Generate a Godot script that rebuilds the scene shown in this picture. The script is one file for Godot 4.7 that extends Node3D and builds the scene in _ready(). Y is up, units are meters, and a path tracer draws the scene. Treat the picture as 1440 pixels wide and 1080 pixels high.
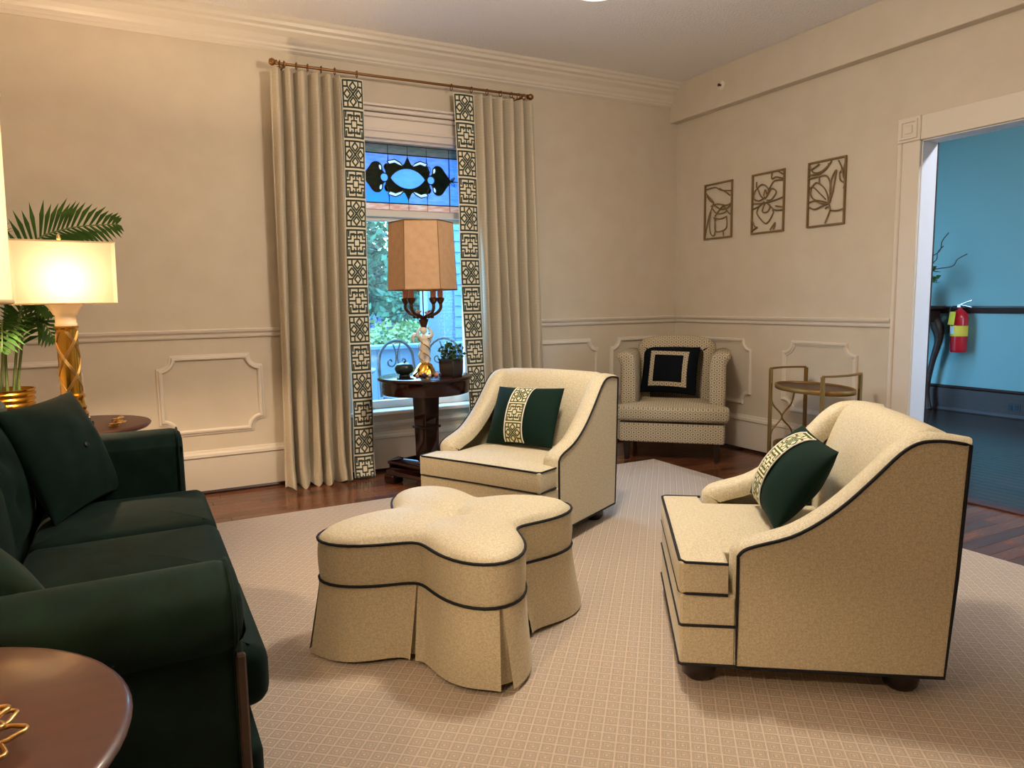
extends Node3D
# A formal parlour: window wall at z = 0, doorway wall at x = 0, the room runs to -x and +z. Metres.

var M := {}
var used := {}
var rng := RandomNumberGenerator.new()


func _ready() -> void:
	rng.seed = 4711
	# ---- camera
	var cam := Camera3D.new()
	cam.name = "camera"
	cam.fov = 56.5486
	cam.near = 0.02
	cam.far = 200.0
	add_child(cam)
	cam.transform = Transform3D(Basis(Vector3(0.88294563, -0.01566177, 0.46921394), Vector3(0.06776921, 0.99322766, -0.09437235), Vector3(-0.46455822, 0.11512392, 0.87802741)), Vector3(-4.3951802, 1.25, 5.0977955))
	cam.current = true
	# ---- sky, exposure
	var env := Environment.new()
	env.background_mode = Environment.BG_SKY
	var sky := Sky.new()
	var sm := ProceduralSkyMaterial.new()
	sm.sky_top_color = Color(0.50, 0.77, 0.98)
	sm.sky_horizon_color = Color(0.74, 0.92, 1.0)
	sm.ground_bottom_color = Color(0.20, 0.26, 0.34)
	sm.ground_horizon_color = Color(0.5, 0.64, 0.8)
	sm.sky_energy_multiplier = 4.0
	sm.ground_energy_multiplier = 1.4
	sky.sky_material = sm
	env.sky = sky
	env.tonemap_mode = Environment.TONE_MAPPER_LINEAR
	env.tonemap_exposure = 0.92
	env.sdfgi_enabled = true
	env.ssao_enabled = true
	env.ssil_enabled = true
	var we := WorldEnvironment.new()
	we.name = "world_environment"
	we.environment = env
	add_child(we)

	make_materials()
	build_shell()
	build_window()
	build_doorway_and_hall()
	build_outdoors()
	build_rug()
	build_pendant()
	build_curtains()
	build_sofa()
	build_armchairs()
	build_ottoman()
	build_corner_chair()
	build_pedestal_table()
	build_candelabra_lamp()
	build_table_items()
	build_bar_cart()
	build_wall_art()
	build_end_tables()
	build_table_lamps()
	build_palm()
	build_pillows()
	build_fittings()


# ------------------------------------------------------------------ mesh helpers
func S() -> SurfaceTool:
	var s := SurfaceTool.new()
	s.begin(Mesh.PRIMITIVE_TRIANGLES)
	s.set_smooth_group(-1)
	return s


func vtx(s: SurfaceTool, p: Vector3, uv: Vector2) -> void:
	s.set_uv(uv)
	s.add_vertex(p)


func tri(s: SurfaceTool, a: Vector3, b: Vector3, c: Vector3, flip := false, ua := Vector2.ZERO, ub := Vector2.ZERO, uc := Vector2.ZERO) -> void:
	if flip:
		vtx(s, a, ua)
		vtx(s, b, ub)
		vtx(s, c, uc)
	else:
		vtx(s, a, ua)
		vtx(s, c, uc)
		vtx(s, b, ub)


# corners run counter-clockwise seen from outside
func quad(s: SurfaceTool, a: Vector3, b: Vector3, c: Vector3, d: Vector3, flip := false, ua := Vector2(0, 1), ub := Vector2(1, 1), uc := Vector2(1, 0), ud := Vector2(0, 0)) -> void:
	tri(s, a, b, c, flip, ua, ub, uc)
	tri(s, a, c, d, flip, ua, uc, ud)


func corner(c: Vector3, h: Vector3, bev: float, sg: Array, face: int, B: Basis) -> Vector3:
	var p := Vector3.ZERO
	for k in 3:
		p[k] = sg[k] * (h[k] if k == face else h[k] - bev)
	return c + B * p


func bx(s: SurfaceTool, c: Vector3, size: Vector3, bev := 0.0, B := Basis.IDENTITY) -> void:
	s.set_smooth_group(-1)
	var h := size * 0.5
	for a in 3:
		var u := (a + 1) % 3
		var v := (a + 2) % 3
		for g in [-1.0, 1.0]:
			var q := []
			for k in [[-1.0, -1.0], [1.0, -1.0], [1.0, 1.0], [-1.0, 1.0]]:
				var sg := [0.0, 0.0, 0.0]
				sg[a] = g
				sg[u] = k[0]
				sg[v] = k[1]
				q.append(corner(c, h, bev, sg, a, B))
			quad(s, q[0], q[1], q[2], q[3], g < 0)
	if bev <= 0.0:
		return
	for k in 3:
		var a := (k + 1) % 3
		var b := (k + 2) % 3
		for sa in [-1.0, 1.0]:
			for sb in [-1.0, 1.0]:
				var lo := [0.0, 0.0, 0.0]
				lo[a] = sa
				lo[b] = sb
				var hi: Array = lo.duplicate()
				lo[k] = -1.0
				hi[k] = 1.0
				quad(s, corner(c, h, bev, lo, a, B), corner(c, h, bev, lo, b, B), corner(c, h, bev, hi, b, B), corner(c, h, bev, hi, a, B), sa * sb < 0)
	for i in 8:
		var sg := [1.0 if i & 1 else -1.0, 1.0 if i & 2 else -1.0, 1.0 if i & 4 else -1.0]
		tri(s, corner(c, h, bev, sg, 0, B), corner(c, h, bev, sg, 1, B), corner(c, h, bev, sg, 2, B), sg[0] * sg[1] * sg[2] < 0)


# surface f(u, v), u and v in 0..1; du x dv points outwards
func grid(s: SurfaceTool, nu: int, nv: int, f: Callable, cu := false, cv := false, uvs := Vector2.ONE, flip := false) -> void:
	s.set_smooth_group(0)
	var pts := []
	for j in nv + 1:
		var row := PackedVector3Array()
		for i in nu + 1:
			var ui := 0 if cu and i == nu else i
			var vj := 0 if cv and j == nv else j
			row.append(f.call(float(ui) / nu, float(vj) / nv))
		pts.append(row)
	for j in nv:
		for i in nu:
			var u0 := float(i) / nu * uvs.x
			var u1 := float(i + 1) / nu * uvs.x
			var v0 := (1.0 - float(j) / nv) * uvs.y
			var v1 := (1.0 - float(j + 1) / nv) * uvs.y
			quad(s, pts[j][i], pts[j][i + 1], pts[j + 1][i + 1], pts[j + 1][i], flip, Vector2(u0, v0), Vector2(u1, v0), Vector2(u1, v1), Vector2(u0, v1))


# profile points (radius, height), from bottom to top
func lathe(s: SurfaceTool, prof: Array, n := 24, X := Transform3D.IDENTITY, sharp := 0.7, wob = null) -> void:
	var g := 1
	for k in prof.size() - 1:
		if k > 0:
			var d0: Vector2 = (prof[k] - prof[k - 1]).normalized()
			var d1: Vector2 = (prof[k + 1] - prof[k]).normalized()
			if d0.dot(d1) < sharp:
				g += 1
		s.set_smooth_group(g)
		for i in n:
			var q := []
			for m in [[i, k], [(i + 1) % n, k], [(i + 1) % n, k + 1], [i, k + 1]]:
				var t: float = TAU * m[0] / n
				var pr: Vector2 = prof[m[1]]
				var r := pr.x
				if wob != null:
					r = wob.call(t, pr)
				q.append(X * Vector3(r * cos(t), pr.y, -r * sin(t)))
			var u0 := float(i) / n
			var u1 := float(i + 1) / n
			var v0 := 1.0 - float(k) / (prof.size() - 1)
			var v1 := 1.0 - float(k + 1) / (prof.size() - 1)
			if prof[k].x > 0.00001:
				tri(s, q[0], q[1], q[2], false, Vector2(u0, v0), Vector2(u1, v0), Vector2(u1, v1))
			if prof[k + 1].x > 0.00001:
				tri(s, q[0], q[2], q[3], false, Vector2(u0, v0), Vector2(u1, v1), Vector2(u0, v1))


func tube(s: SurfaceTool, pts: Array, r, n := 8, closed := false, caps := true) -> void:
	var m := pts.size()
	if m < 2:
		return
	var rings := []
	var up := Vector3.ZERO
	for i in m:
		var t: Vector3
		if closed:
			t = (pts[(i + 1) % m] - pts[(i + m - 1) % m]).normalized()
		else:
			t = (pts[mini(i + 1, m - 1)] - pts[maxi(i - 1, 0)]).normalized()
		if up == Vector3.ZERO:
			up = t.cross(Vector3(0.31, 0.87, 0.17)).normalized()
		up = (up - t * up.dot(t)).normalized()
		var sd := t.cross(up)
		var rad: float = r[i] if r is Array else r
		var ring := PackedVector3Array()
		for k in n:
			var a := TAU * k / n
			ring.append(pts[i] + (up * cos(a) + sd * sin(a)) * rad)
		rings.append(ring)
	var last := m if closed else m - 1
	for i in last:
		s.set_smooth_group(3)
		var shift := 0
		if closed and i == m - 1:
			var best := 1e9
			for k in n:
				var d: float = rings[i][0].distance_squared_to(rings[0][k])
				if d < best:
					best = d
					shift = k
		for k in n:
			var k2 := (k + 1) % n
			var nx: PackedVector3Array = rings[(i + 1) % m]
			quad(s, rings[i][k], rings[i][k2], nx[(k2 + shift) % n], nx[(k + shift) % n])
	if caps and not closed:
		s.set_smooth_group(-1)
		for k in n - 2:
			tri(s, rings[0][0], rings[0][k + 1], rings[0][k + 2], true)
			tri(s, rings[m - 1][0], rings[m - 1][k + 1], rings[m - 1][k + 2])


func inset(poly: Array, d: float) -> Array:
	if d == 0.0:
		return poly
	var out := []
	var n := poly.size()
	for i in n:
		var a: Vector2 = (poly[i] - poly[(i + n - 1) % n]).normalized()
		var b: Vector2 = (poly[(i + 1) % n] - poly[i]).normalized()
		var na := Vector2(-a.y, a.x)
		var nb := Vector2(-b.y, b.x)
		out.append(poly[i] + (na + nb) / maxf(0.35, 1.0 + na.dot(nb)) * d)
	return out


# a counter-clockwise outline through rings [inset, z]; X places it
func prism(s: SurfaceTool, poly_in: Array, rings: Array, X := Transform3D.IDENTITY, sharp := 0.8, bottom := true, mid := Vector2.ZERO) -> void:
	var poly := poly_in
	if Geometry2D.is_polygon_clockwise(PackedVector2Array(poly)) == false:
		pass
	var area := 0.0
	for i in poly.size():
		area += poly[i].cross(poly[(i + 1) % poly.size()])
	if area < 0:
		poly = poly_in.duplicate()
		poly.reverse()
	var n := poly.size()
	var groups := []
	var g := 1
	for i in n:
		var a: Vector2 = (poly[i] - poly[(i + n - 1) % n]).normalized()
		var b: Vector2 = (poly[(i + 1) % n] - poly[i]).normalized()
		if a.dot(b) < sharp:
			g += 1
		groups.append(g)
	if n > 0 and (poly[0] - poly[n - 1]).normalized().dot((poly[1] - poly[0]).normalized()) >= sharp:
		for i in n:
			if groups[i] == g:
				groups[i] = 1
	var lay := []
	for r in rings:
		var row := PackedVector3Array()
		for p in inset(poly, r[0]):
			var e: Vector2 = p if r.size() < 3 else mid.lerp(p, r[2])
			row.append(X * Vector3(e.x, e.y, r[1]))
		lay.append(row)
	for k in rings.size() - 1:
		for i in n:
			var j := (i + 1) % n
			s.set_smooth_group(groups[i])
			quad(s, lay[k][i], lay[k][j], lay[k + 1][j], lay[k + 1][i])
	s.set_smooth_group(-1)
	var lo := rings.size() - 1
	for side in ([0, lo] if bottom else [lo]):
		if rings[side].size() > 2 and rings[side][2] == 0.0:
			continue
		var flat := PackedVector2Array(inset(poly, rings[side][0]))
		var idx := Geometry2D.triangulate_polygon(flat)
		for t in range(0, idx.size(), 3):
			var a := idx[t]
			var b := idx[t + 1]
			var c := idx[t + 2]
			var ccw := (flat[b] - flat[a]).cross(flat[c] - flat[a]) > 0
			tri(s, lay[side][a], lay[side][b], lay[side][c], ccw == (side == 0))


# upright pad: outline in (x, z) seen from above, rings [inset, y]
func flat_up() -> Transform3D:
	return Transform3D(Basis(Vector3(1, 0, 0), Vector3(0, 0, -1), Vector3(0, 1, 0)), Vector3.ZERO)


# moulding: profile (x sideways, y along up) carried along a path with mitred corners
func sweep(s: SurfaceTool, path: Array, prof: Array, up: Vector3, closed := false) -> void:
	var m := path.size()
	var rings := []
	for i in m:
		var t0: Vector3 = (path[i] - path[(i + m - 1) % m]).normalized() if closed or i > 0 else (path[1] - path[0]).normalized()
		var t1: Vector3 = (path[(i + 1) % m] - path[i]).normalized() if closed or i < m - 1 else t0
		var s0 := t0.cross(up)
		var s1 := t1.cross(up)
		var side := (s0 + s1) / maxf(0.4, 1.0 + s0.dot(s1))
		var ring := PackedVector3Array()
		for p in prof:
			ring.append(path[i] + side * p.x + up * p.y)
		rings.append(ring)
	var n := prof.size()
	s.set_smooth_group(-1)
	for i in (m if closed else m - 1):
		for k in n:
			var k2 := (k + 1) % n
			quad(s, rings[i][k], rings[i][k2], rings[(i + 1) % m][k2], rings[(i + 1) % m][k], true)
	if not closed:
		var idx := Geometry2D.triangulate_polygon(PackedVector2Array(prof))
		for e in [0, m - 1]:
			for t in range(0, idx.size(), 3):
				tri(s, rings[e][idx[t]], rings[e][idx[t + 1]], rings[e][idx[t + 2]], e > 0)


func arc(c: Vector2, r: float, a0: float, a1: float, n: int) -> Array:
	var out := []
	for i in n + 1:
		var a := lerpf(a0, a1, float(i) / n)
		out.append(c + Vector2(cos(a), sin(a)) * r)
	return out


func spline(keys: Array, n := 6) -> Array:
	var out := []
	var m := keys.size()
	for i in m - 1:
		var a = keys[maxi(i - 1, 0)]
		var b = keys[i]
		var c = keys[i + 1]
		var d = keys[mini(i + 2, m - 1)]
		for k in n:
			out.append(b.cubic_interpolate(c, a, d, float(k) / n))
	out.append(keys[m - 1])
	return out


# ------------------------------------------------------------------ nodes
func numbered(parent: Node, called: String) -> String:
	var key := str(parent.get_instance_id()) + called
	used[key] = used.get(key, -1) + 1
	return called if used[key] == 0 else "%s_%03d" % [called, used[key]]


func put(called: String, s: SurfaceTool, m: Material, parent: Node = self, at := Transform3D.IDENTITY) -> MeshInstance3D:
	s.generate_normals()
	s.index()
	var o := MeshInstance3D.new()
	o.mesh = s.commit()
	o.material_override = m
	o.name = numbered(parent, called)
	o.transform = at
	parent.add_child(o)
	return o


func again(called: String, src: MeshInstance3D, m: Material, parent: Node, at: Transform3D) -> MeshInstance3D:
	var o := MeshInstance3D.new()
	o.mesh = src.mesh
	o.material_override = m
	o.name = numbered(parent, called)
	o.transform = at
	parent.add_child(o)
	return o


func thing(called: String, label: String, category: String, at := Vector3.ZERO, turn := 0.0, group := "") -> Node3D:
	var o := Node3D.new()
	o.name = numbered(self, called)
	add_child(o)
	o.position = at
	o.rotation.y = turn
	return tag(o, label, category, group)


func tag(o: Node3D, label: String, category: String, group := "") -> Node3D:
	o.set_meta("label", label)
	o.set_meta("category", category)
	if group != "":
		o.set_meta("group", group)
	return o


func struct(o: Node3D, label := "") -> Node3D:
	o.set_meta("kind", "structure")
	if label != "":
		o.set_meta("label", label)
	return o


func shell(called: String, label := "") -> Node3D:
	var o := Node3D.new()
	o.name = numbered(self, called)
	add_child(o)
	return struct(o, label)


# ------------------------------------------------------------------ materials
func mat(called: String, c: Color, rough := 0.8, metal := 0.0, spec := 0.5) -> StandardMaterial3D:
	var m := StandardMaterial3D.new()
	m.resource_name = called
	m.albedo_color = c
	m.roughness = rough
	m.metallic = metal
	m.metallic_specular = spec
	M[called] = m
	return m


func rgb(r: int, g: int, b: int) -> Color:
	return Color8(r, g, b)


func tri_map(m: StandardMaterial3D, scale: Vector3, world := false) -> void:
	m.uv1_triplanar = true
	m.uv1_world_triplanar = world
	m.uv1_triplanar_sharpness = 8.0
	m.uv1_scale = scale


func image_tex(w: int, h: int, f: Callable) -> ImageTexture:
	var im := Image.create(w, h, false, Image.FORMAT_RGB8)
	for y in h:
		for x in w:
			im.set_pixel(x, y, f.call(x, y))
	return ImageTexture.create_from_image(im)


func noise_tex(sd: int, freq: float, colors: Array, size := 256, oct := 3) -> NoiseTexture2D:
	var n := FastNoiseLite.new()
	n.seed = sd
	n.frequency = freq
	n.fractal_octaves = oct
	var t := NoiseTexture2D.new()
	t.width = size
	t.height = size
	t.seamless = true
	t.noise = n
	var g := Gradient.new()
	g.offsets = PackedFloat32Array([0.0, 1.0])
	g.colors = PackedColorArray([colors[0], colors[1]])
	t.color_ramp = g
	return t


func seg_dist(p: Vector2, a: Vector2, b: Vector2) -> float:
	return p.distance_to(Geometry2D.get_closest_point_to_segment(p, a, b))


# embroidered tape: a diamond lattice and a square key, one above the other
func tape_tex(light: Color, dark: Color) -> ImageTexture:
	var A := []
	var Bm := []
	for k in [0.5]:
		for c in [Vector2(0.5, 0.25), Vector2(0.5, 0.75), Vector2(0.24, 0.5), Vector2(0.76, 0.5)]:
			var d := [c + Vector2(0, -0.14), c + Vector2(0.14, 0), c + Vector2(0, 0.14), c + Vector2(-0.14, 0)]
			for i in 4:
				A.append([d[i], d[(i + 1) % 4]])
		for sx in [-1.0, 1.0]:
			for sy in [-1.0, 1.0]:
				var o := Vector2(0.5, 0.5)
				var w := Vector2(sx, sy)
				A.append([o + Vector2(0.44, 0.24) * w, o + Vector2(0.25, 0.24) * w])
				A.append([o + Vector2(0.25, 0.24) * w, o + Vector2(0.25, 0.44) * w])
				A.append([o + Vector2(0.25, 0.27) * w, o + Vector2(0.14, 0.12) * w])
				Bm.append([o + Vector2(0.27, 0.13) * w, o + Vector2(0.27, 0.30) * w])
				Bm.append([o + Vector2(0.27, 0.30) * w, o + Vector2(0.12, 0.30) * w])
				Bm.append([o + Vector2(0.12, 0.30) * w, o + Vector2(0.12, 0.22) * w])
				Bm.append([o + Vector2(0.27, 0.13) * w, o + Vector2(0.44, 0.13) * w])
				Bm.append([o + Vector2(0.36, 0.44) * w, o + Vector2(0.36, 0.24) * w])
				Bm.append([o + Vector2(0.12, 0.12) * w, o + Vector2(0.12 * -1.0, 0.12) * w])
				Bm.append([o + Vector2(0.12, 0.12) * w, o + Vector2(0.12, -0.12) * w])
		A.append([Vector2(0.36, 0.36), Vector2(0.64, 0.64)])
		A.append([Vector2(0.64, 0.36), Vector2(0.36, 0.64)])
		Bm.append([Vector2(0.5, 0.06), Vector2(0.5, 0.38)])
		Bm.append([Vector2(0.5, 0.62), Vector2(0.5, 0.94)])
		Bm.append([Vector2(0.06, 0.5), Vector2(0.38, 0.5)])
		Bm.append([Vector2(0.62, 0.5), Vector2(0.94, 0.5)])
		Bm.append([Vector2(0.23, 0.22), Vector2(0.77, 0.22)])
		Bm.append([Vector2(0.23, 0.78), Vector2(0.77, 0.78)])
	for L in [A, Bm]:
		L.append([Vector2(0.06, 0.06), Vector2(0.94, 0.06)])
		L.append([Vector2(0.06, 0.94), Vector2(0.94, 0.94)])
		L.append([Vector2(0.06, 0.06), Vector2(0.06, 0.94)])
		L.append([Vector2(0.94, 0.06), Vector2(0.94, 0.94)])
	return image_tex(96, 192, func(x: int, y: int):
		var p := Vector2((x + 0.5) / 96.0, fmod((y + 0.5) / 96.0, 1.0))
		var L: Array = A if y < 96 else Bm
		var best := 1.0
		for e in L:
			best = minf(best, seg_dist(p, e[0], e[1]))
		return dark if best < 0.031 else light)


func make_materials() -> void:
	var m: StandardMaterial3D
	# painted plaster with the faint mottling of a rag-rolled finish
	m = mat("wall_paint", Color.WHITE, 0.62, 0.0, 0.4)
	m.albedo_texture = noise_tex(3, 0.012, [rgb(202, 190, 171), rgb(209, 198, 180)], 512, 4)
	tri_map(m, Vector3.ONE * 0.55, true)
	m = mat("trim_paint", rgb(216, 206, 192), 0.38, 0.0, 0.5)
	m = mat("window_paint", rgb(226, 214, 204), 0.35, 0.0, 0.5)
	m = mat("ceiling_paint", rgb(236, 232, 232), 0.9, 0.0, 0.2)
	m.heightmap_enabled = true
	m.heightmap_texture = noise_tex(9, 0.09, [Color.BLACK, Color.WHITE], 512, 2)
	m.heightmap_scale = 0.5
	tri_map(m, Vector3.ONE * 1.1, true)
	m = mat("jamb_paint", rgb(240, 240, 246), 0.3, 0.0, 0.5)
	m = mat("teal_paint", rgb(120, 160, 164), 0.6, 0.0, 0.4)
	# oak boards: four tones, grain along x or z
	var tones := [[rgb(72, 39, 24), rgb(120, 70, 43)], [rgb(84, 46, 27), rgb(138, 82, 50)], [rgb(60, 33, 21), rgb(102, 60, 38)], [rgb(90, 51, 31), rgb(130, 80, 50)]]
	for i in 4:
		var tx := noise_tex(20 + i, 0.02, tones[i], 256, 4)
		for d in 2:
			m = mat("oak_%s_%d" % ["xz"[d], i], Color.WHITE if d == 0 else rgb(120, 118, 122), 0.22, 0.0, 0.5)
			m.albedo_texture = tx
			tri_map(m, Vector3(0.5, 4.0, 6.0) if d == 0 else Vector3(6.0, 4.0, 0.5), true)
	m = mat("dark_wood", Color.WHITE, 0.15, 0.0, 0.5)
	m.albedo_texture = noise_tex(31, 0.03, [rgb(30, 13, 12), rgb(48, 21, 18)], 256, 4)
	tri_map(m, Vector3(3, 3, 3))
	m = mat("mahogany", Color.WHITE, 0.42, 0.0, 0.5)
	m.albedo_texture = noise_tex(33, 0.02, [rgb(66, 26, 16), rgb(82, 35, 23)], 256, 4)
	tri_map(m, Vector3(1.0, 3.0, 6.0))
	m.clearcoat_enabled = true
	m.clearcoat = 0.25
	m.clearcoat_roughness = 0.12
	m = mat("hall_wood", Color.WHITE, 0.5, 0.0, 0.5)
	m.albedo_texture = noise_tex(35, 0.03, [rgb(38, 22, 18), rgb(60, 36, 28)], 256, 4)
	tri_map(m, Vector3(4, 4, 0.6), true)
	# woven fabrics
	var slub := PackedFloat32Array()
	for i in 64 * 64:
		slub.append(rng.randf())
	var linen := image_tex(192, 192, func(x: int, y: int):
		var a := 0.5 + 0.5 * sin(x * TAU / 6.0) * sin(y * TAU / 6.0)
		var v: float = 0.80 + 0.06 * a + slub[(y / 3) * 64 + x / 3] * 0.16 + rng.randf_range(-0.06, 0.06)
		return Color(v, v * rng.randf_range(0.985, 1.0), v * rng.randf_range(0.95, 0.99)))
	m = mat("linen", rgb(224, 213, 186), 0.58, 0.0, 0.5)
	m.albedo_texture = linen
	m.rim_enabled = true
	m.rim = 0.25
	tri_map(m, Vector3.ONE * 5.6)
	m = mat("piping", rgb(24, 26, 34), 0.7, 0.0, 0.4)
	var velvet := noise_tex(41, 0.02, [Color(0.72, 0.72, 0.72), Color(1, 1, 1)], 256, 4)
	m = mat("green_velvet", rgb(9, 33, 29), 0.8, 0.0, 0.25)
	m.albedo_texture = velvet
	m.rim_enabled = true
	m.rim = 0.5
	m.rim_tint = 0.7
	tri_map(m, Vector3.ONE * 1.7)
	m = mat("pillow_velvet", rgb(13, 36, 29), 0.8, 0.0, 0.25)
	m.rim_enabled = true
	m.rim = 0.4
	m.rim_tint = 0.75
	m = mat("black_velvet", rgb(14, 18, 24), 0.85, 0.0, 0.2)
	var tape := tape_tex(rgb(226, 219, 198), rgb(58, 66, 58))
	m = mat("curtain_tape", Color.WHITE, 0.8, 0.0, 0.3)
	m.albedo_texture = tape
	m = mat("pillow_tape", Color.WHITE, 0.8, 0.0, 0.3)
	m.albedo_texture = tape_tex(rgb(232, 224, 190), rgb(74, 84, 52))
	m = mat("silk", rgb(202, 190, 168), 0.45, 0.0, 0.45)
	m.albedo_texture = image_tex(128, 128, func(x: int, y: int):
		var v := 0.92 + rng.randf_range(-0.03, 0.03) + (0.04 if y % 9 == 0 else 0.0)
		return Color(v, v, v))
	m.uv1_scale = Vector3(4, 9, 1)
	m.rim_enabled = true
	m.rim = 0.3
	# honeycomb weave of the corner chair
	m = mat("honeycomb", Color.WHITE, 0.75, 0.0, 0.35)
	m.albedo_texture = image_tex(96, 166, func(x: int, y: int):
		var p := Vector2(x / 96.0, y / 96.0)
		var best := 9.0
		var second := 9.0
		for c in [Vector2(0, 0), Vector2(1, 0), Vector2(0.5, 0.8646), Vector2(0, 1.729), Vector2(1, 1.729), Vector2(-0.5, 0.8646), Vector2(1.5, 0.8646)]:
			var d := p.distance_to(c)
			if d < best:
				second = best
				best = d
			elif d < second:
				second = d
		if best < 0.24:
			return rgb(142, 124, 102)
		if second - best < 0.22:
			return rgb(150, 134, 112)
		return rgb(200, 190, 162))
	tri_map(m, Vector3(27.0, 15.6, 27.0))
	# metals
	mat("gold", rgb(214, 158, 62), 0.24, 1.0)
	mat("aged_gold", rgb(142, 108, 58), 0.45, 0.7)
	mat("bright_gold", rgb(236, 196, 128), 0.28, 1.0)
	mat("bronze", rgb(92, 62, 40), 0.4, 0.8)
	mat("rod_brass", rgb(136, 96, 58), 0.4, 0.8)
	mat("silver", rgb(190, 190, 196), 0.25, 1.0)
	mat("iron", rgb(22, 26, 34), 0.5, 0.3)
	mat("black", rgb(16, 15, 16), 0.4)
	mat("strip_wood", rgb(62, 44, 36), 0.4)
	mat("foot_wood", rgb(34, 22, 18), 0.35)
	mat("porcelain", rgb(232, 222, 206), 0.25)
	mat("rose_porcelain", rgb(206, 134, 108), 0.35)
	mat("candle_wax", rgb(240, 160, 126), 0.55)
	mat("wire", rgb(128, 104, 68), 0.5, 0.2)
	# shades
	m = mat("lit_shade", rgb(234, 210, 162), 0.85, 0.0, 0.2)
	m.backlight_enabled = true
	m.backlight = Color(0.30, 0.285, 0.25)
	m = mat("parchment_shade", Color.WHITE, 0.85, 0.0, 0.2)
	m.albedo_texture = noise_tex(51, 0.03, [rgb(204, 166, 132), rgb(218, 180, 144)], 256, 4)
	m.backlight_enabled = true
	m.backlight = Color(0.5, 0.42, 0.3)
	tri_map(m, Vector3.ONE * 2.2)
	# glass
	m = mat("window_glass", Color(0.95, 0.98, 1.0, 0.06), 0.03)
	m.transparency = BaseMaterial3D.TRANSPARENCY_ALPHA
	var glass := {"glass_blue": [rgb(122, 174, 230), rgb(178, 198, 236)], "glass_pale": [rgb(136, 188, 240), rgb(150, 200, 246)], "glass_green": [rgb(18, 34, 22), rgb(40, 52, 30)], "glass_border": [rgb(110, 146, 138), rgb(170, 160, 166)], "glass_amber": [rgb(220, 150, 126), rgb(240, 216, 200)], "glass_white": [rgb(226, 232, 232), rgb(250, 250, 246)], "glass_aqua": [rgb(80, 190, 220), rgb(120, 166, 226)]}
	var sd := 60
	for k in glass:
		m = mat(k, Color.WHITE, 0.2, 0.0, 0.5)
		m.albedo_texture = noise_tex(sd, 0.03, glass[k], 128, 3)
		m.backlight_enabled = true
		m.backlight = Color(1, 1, 1)
		tri_map(m, Vector3(2.5, 9.0, 2.5), true)
		sd += 1
	mat("lead", rgb(20, 22, 26), 0.5, 0.4)
	# plants and outdoors
	for k in [["palm_green", rgb(46, 82, 30)], ["leaf_green", rgb(62, 92, 50)], ["tree_green", rgb(66, 112, 84)], ["tree_dark", rgb(72, 80, 122)], ["hedge_green", rgb(136, 158, 92)]]:
		m = mat(k[0], k[1], 0.6, 0.0, 0.3)
		m.vertex_color_use_as_albedo = true
		m.backlight_enabled = true
		m.backlight = Color(0.5, 0.5, 0.4)
	mat("palm_stem", rgb(92, 108, 58), 0.6)
	mat("bark", rgb(74, 62, 54), 0.9)
	mat("soil", rgb(40, 30, 24), 0.95)
	mat("porch_blue_cast", rgb(98, 132, 158), 0.5)  # white paint with the blue daylight cast in its colour, darkened for the strong sky
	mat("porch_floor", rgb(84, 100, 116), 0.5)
	mat("lawn", rgb(84, 110, 66), 0.95)
	mat("pot_dark", rgb(46, 38, 40), 0.5)
	mat("pumpkin", rgb(30, 44, 40), 0.35)
	mat("berry", rgb(70, 50, 74), 0.3)
	mat("bead", rgb(214, 196, 210), 0.2)
	mat("red_enamel", rgb(196, 24, 38), 0.25)
	mat("label_yellow", rgb(232, 200, 62), 0.5)
	mat("label_white", rgb(226, 224, 220), 0.5)
	mat("blossom", rgb(238, 234, 226), 0.6)
	mat("plate_white", rgb(224, 214, 196), 0.4)
	# carpet: loop pile in a grid of small squares with a dot
	m = mat("carpet", Color.WHITE, 0.95, 0.0, 0.15)
	var heights := Image.create(256, 256, false, Image.FORMAT_RGB8)
	m.albedo_texture = image_tex(256, 256, func(x: int, y: int):
		var cx := absf(fmod(x + 0.5, 64.0) - 32.0)
		var cy := absf(fmod(y + 0.5, 64.0) - 32.0)
		var e := maxf(cx, cy)
		var hi := e > 28.0 or e < 6.0 or (e > 12.5 and e < 16.5)
		var v := (1.0 if hi else 0.87) + rng.randf_range(-0.10, 0.10)
		heights.set_pixel(x, y, Color.WHITE * ((0.75 if hi else 0.25) + rng.randf_range(-0.2, 0.2)))
		return Color(0.80 * v, 0.735 * v, 0.67 * v))
	m.heightmap_enabled = true
	m.heightmap_texture = ImageTexture.create_from_image(heights)
	m.heightmap_scale = 0.25


# ------------------------------------------------------------------ the room
func panel(parent: Node, on_x: bool, a: float, b: float, y0: float, y1: float, n := 0.08) -> void:
	var pts := []
	pts.append_array(arc(Vector2(b, y0), n, PI, PI / 2, 6))
	pts.append_array(arc(Vector2(b, y1), n, -PI / 2, -PI, 6))
	pts.append_array(arc(Vector2(a, y1), n, 0.0, -PI / 2, 6))
	pts.append_array(arc(Vector2(a, y0), n, PI / 2, 0.0, 6))
	var path := []
	for p in pts:
		path.append(Vector3(p.x, p.y, 0.0) if on_x else Vector3(0.0, p.y, p.x))
	var s := S()
	var prof := [Vector2(-0.019, -0.002), Vector2(0.019, -0.002), Vector2(0.018, 0.007), Vector2(0.008, 0.009), Vector2(0.002, 0.017), Vector2(-0.010, 0.019), Vector2(-0.018, 0.010)]
	if not on_x:
		path.reverse()
	sweep(s, path, prof, Vector3(0, 0, 1) if on_x else Vector3(-1, 0, 0), true)
	put("panel_moulding", s, M.trim_paint, parent)


func run(parent: Node, called: String, a: Vector3, b: Vector3, prof: Array, up: Vector3, m: Material) -> MeshInstance3D:
	var s := S()
	sweep(s, [a, b], prof, up)
	return put(called, s, m, parent)


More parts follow.
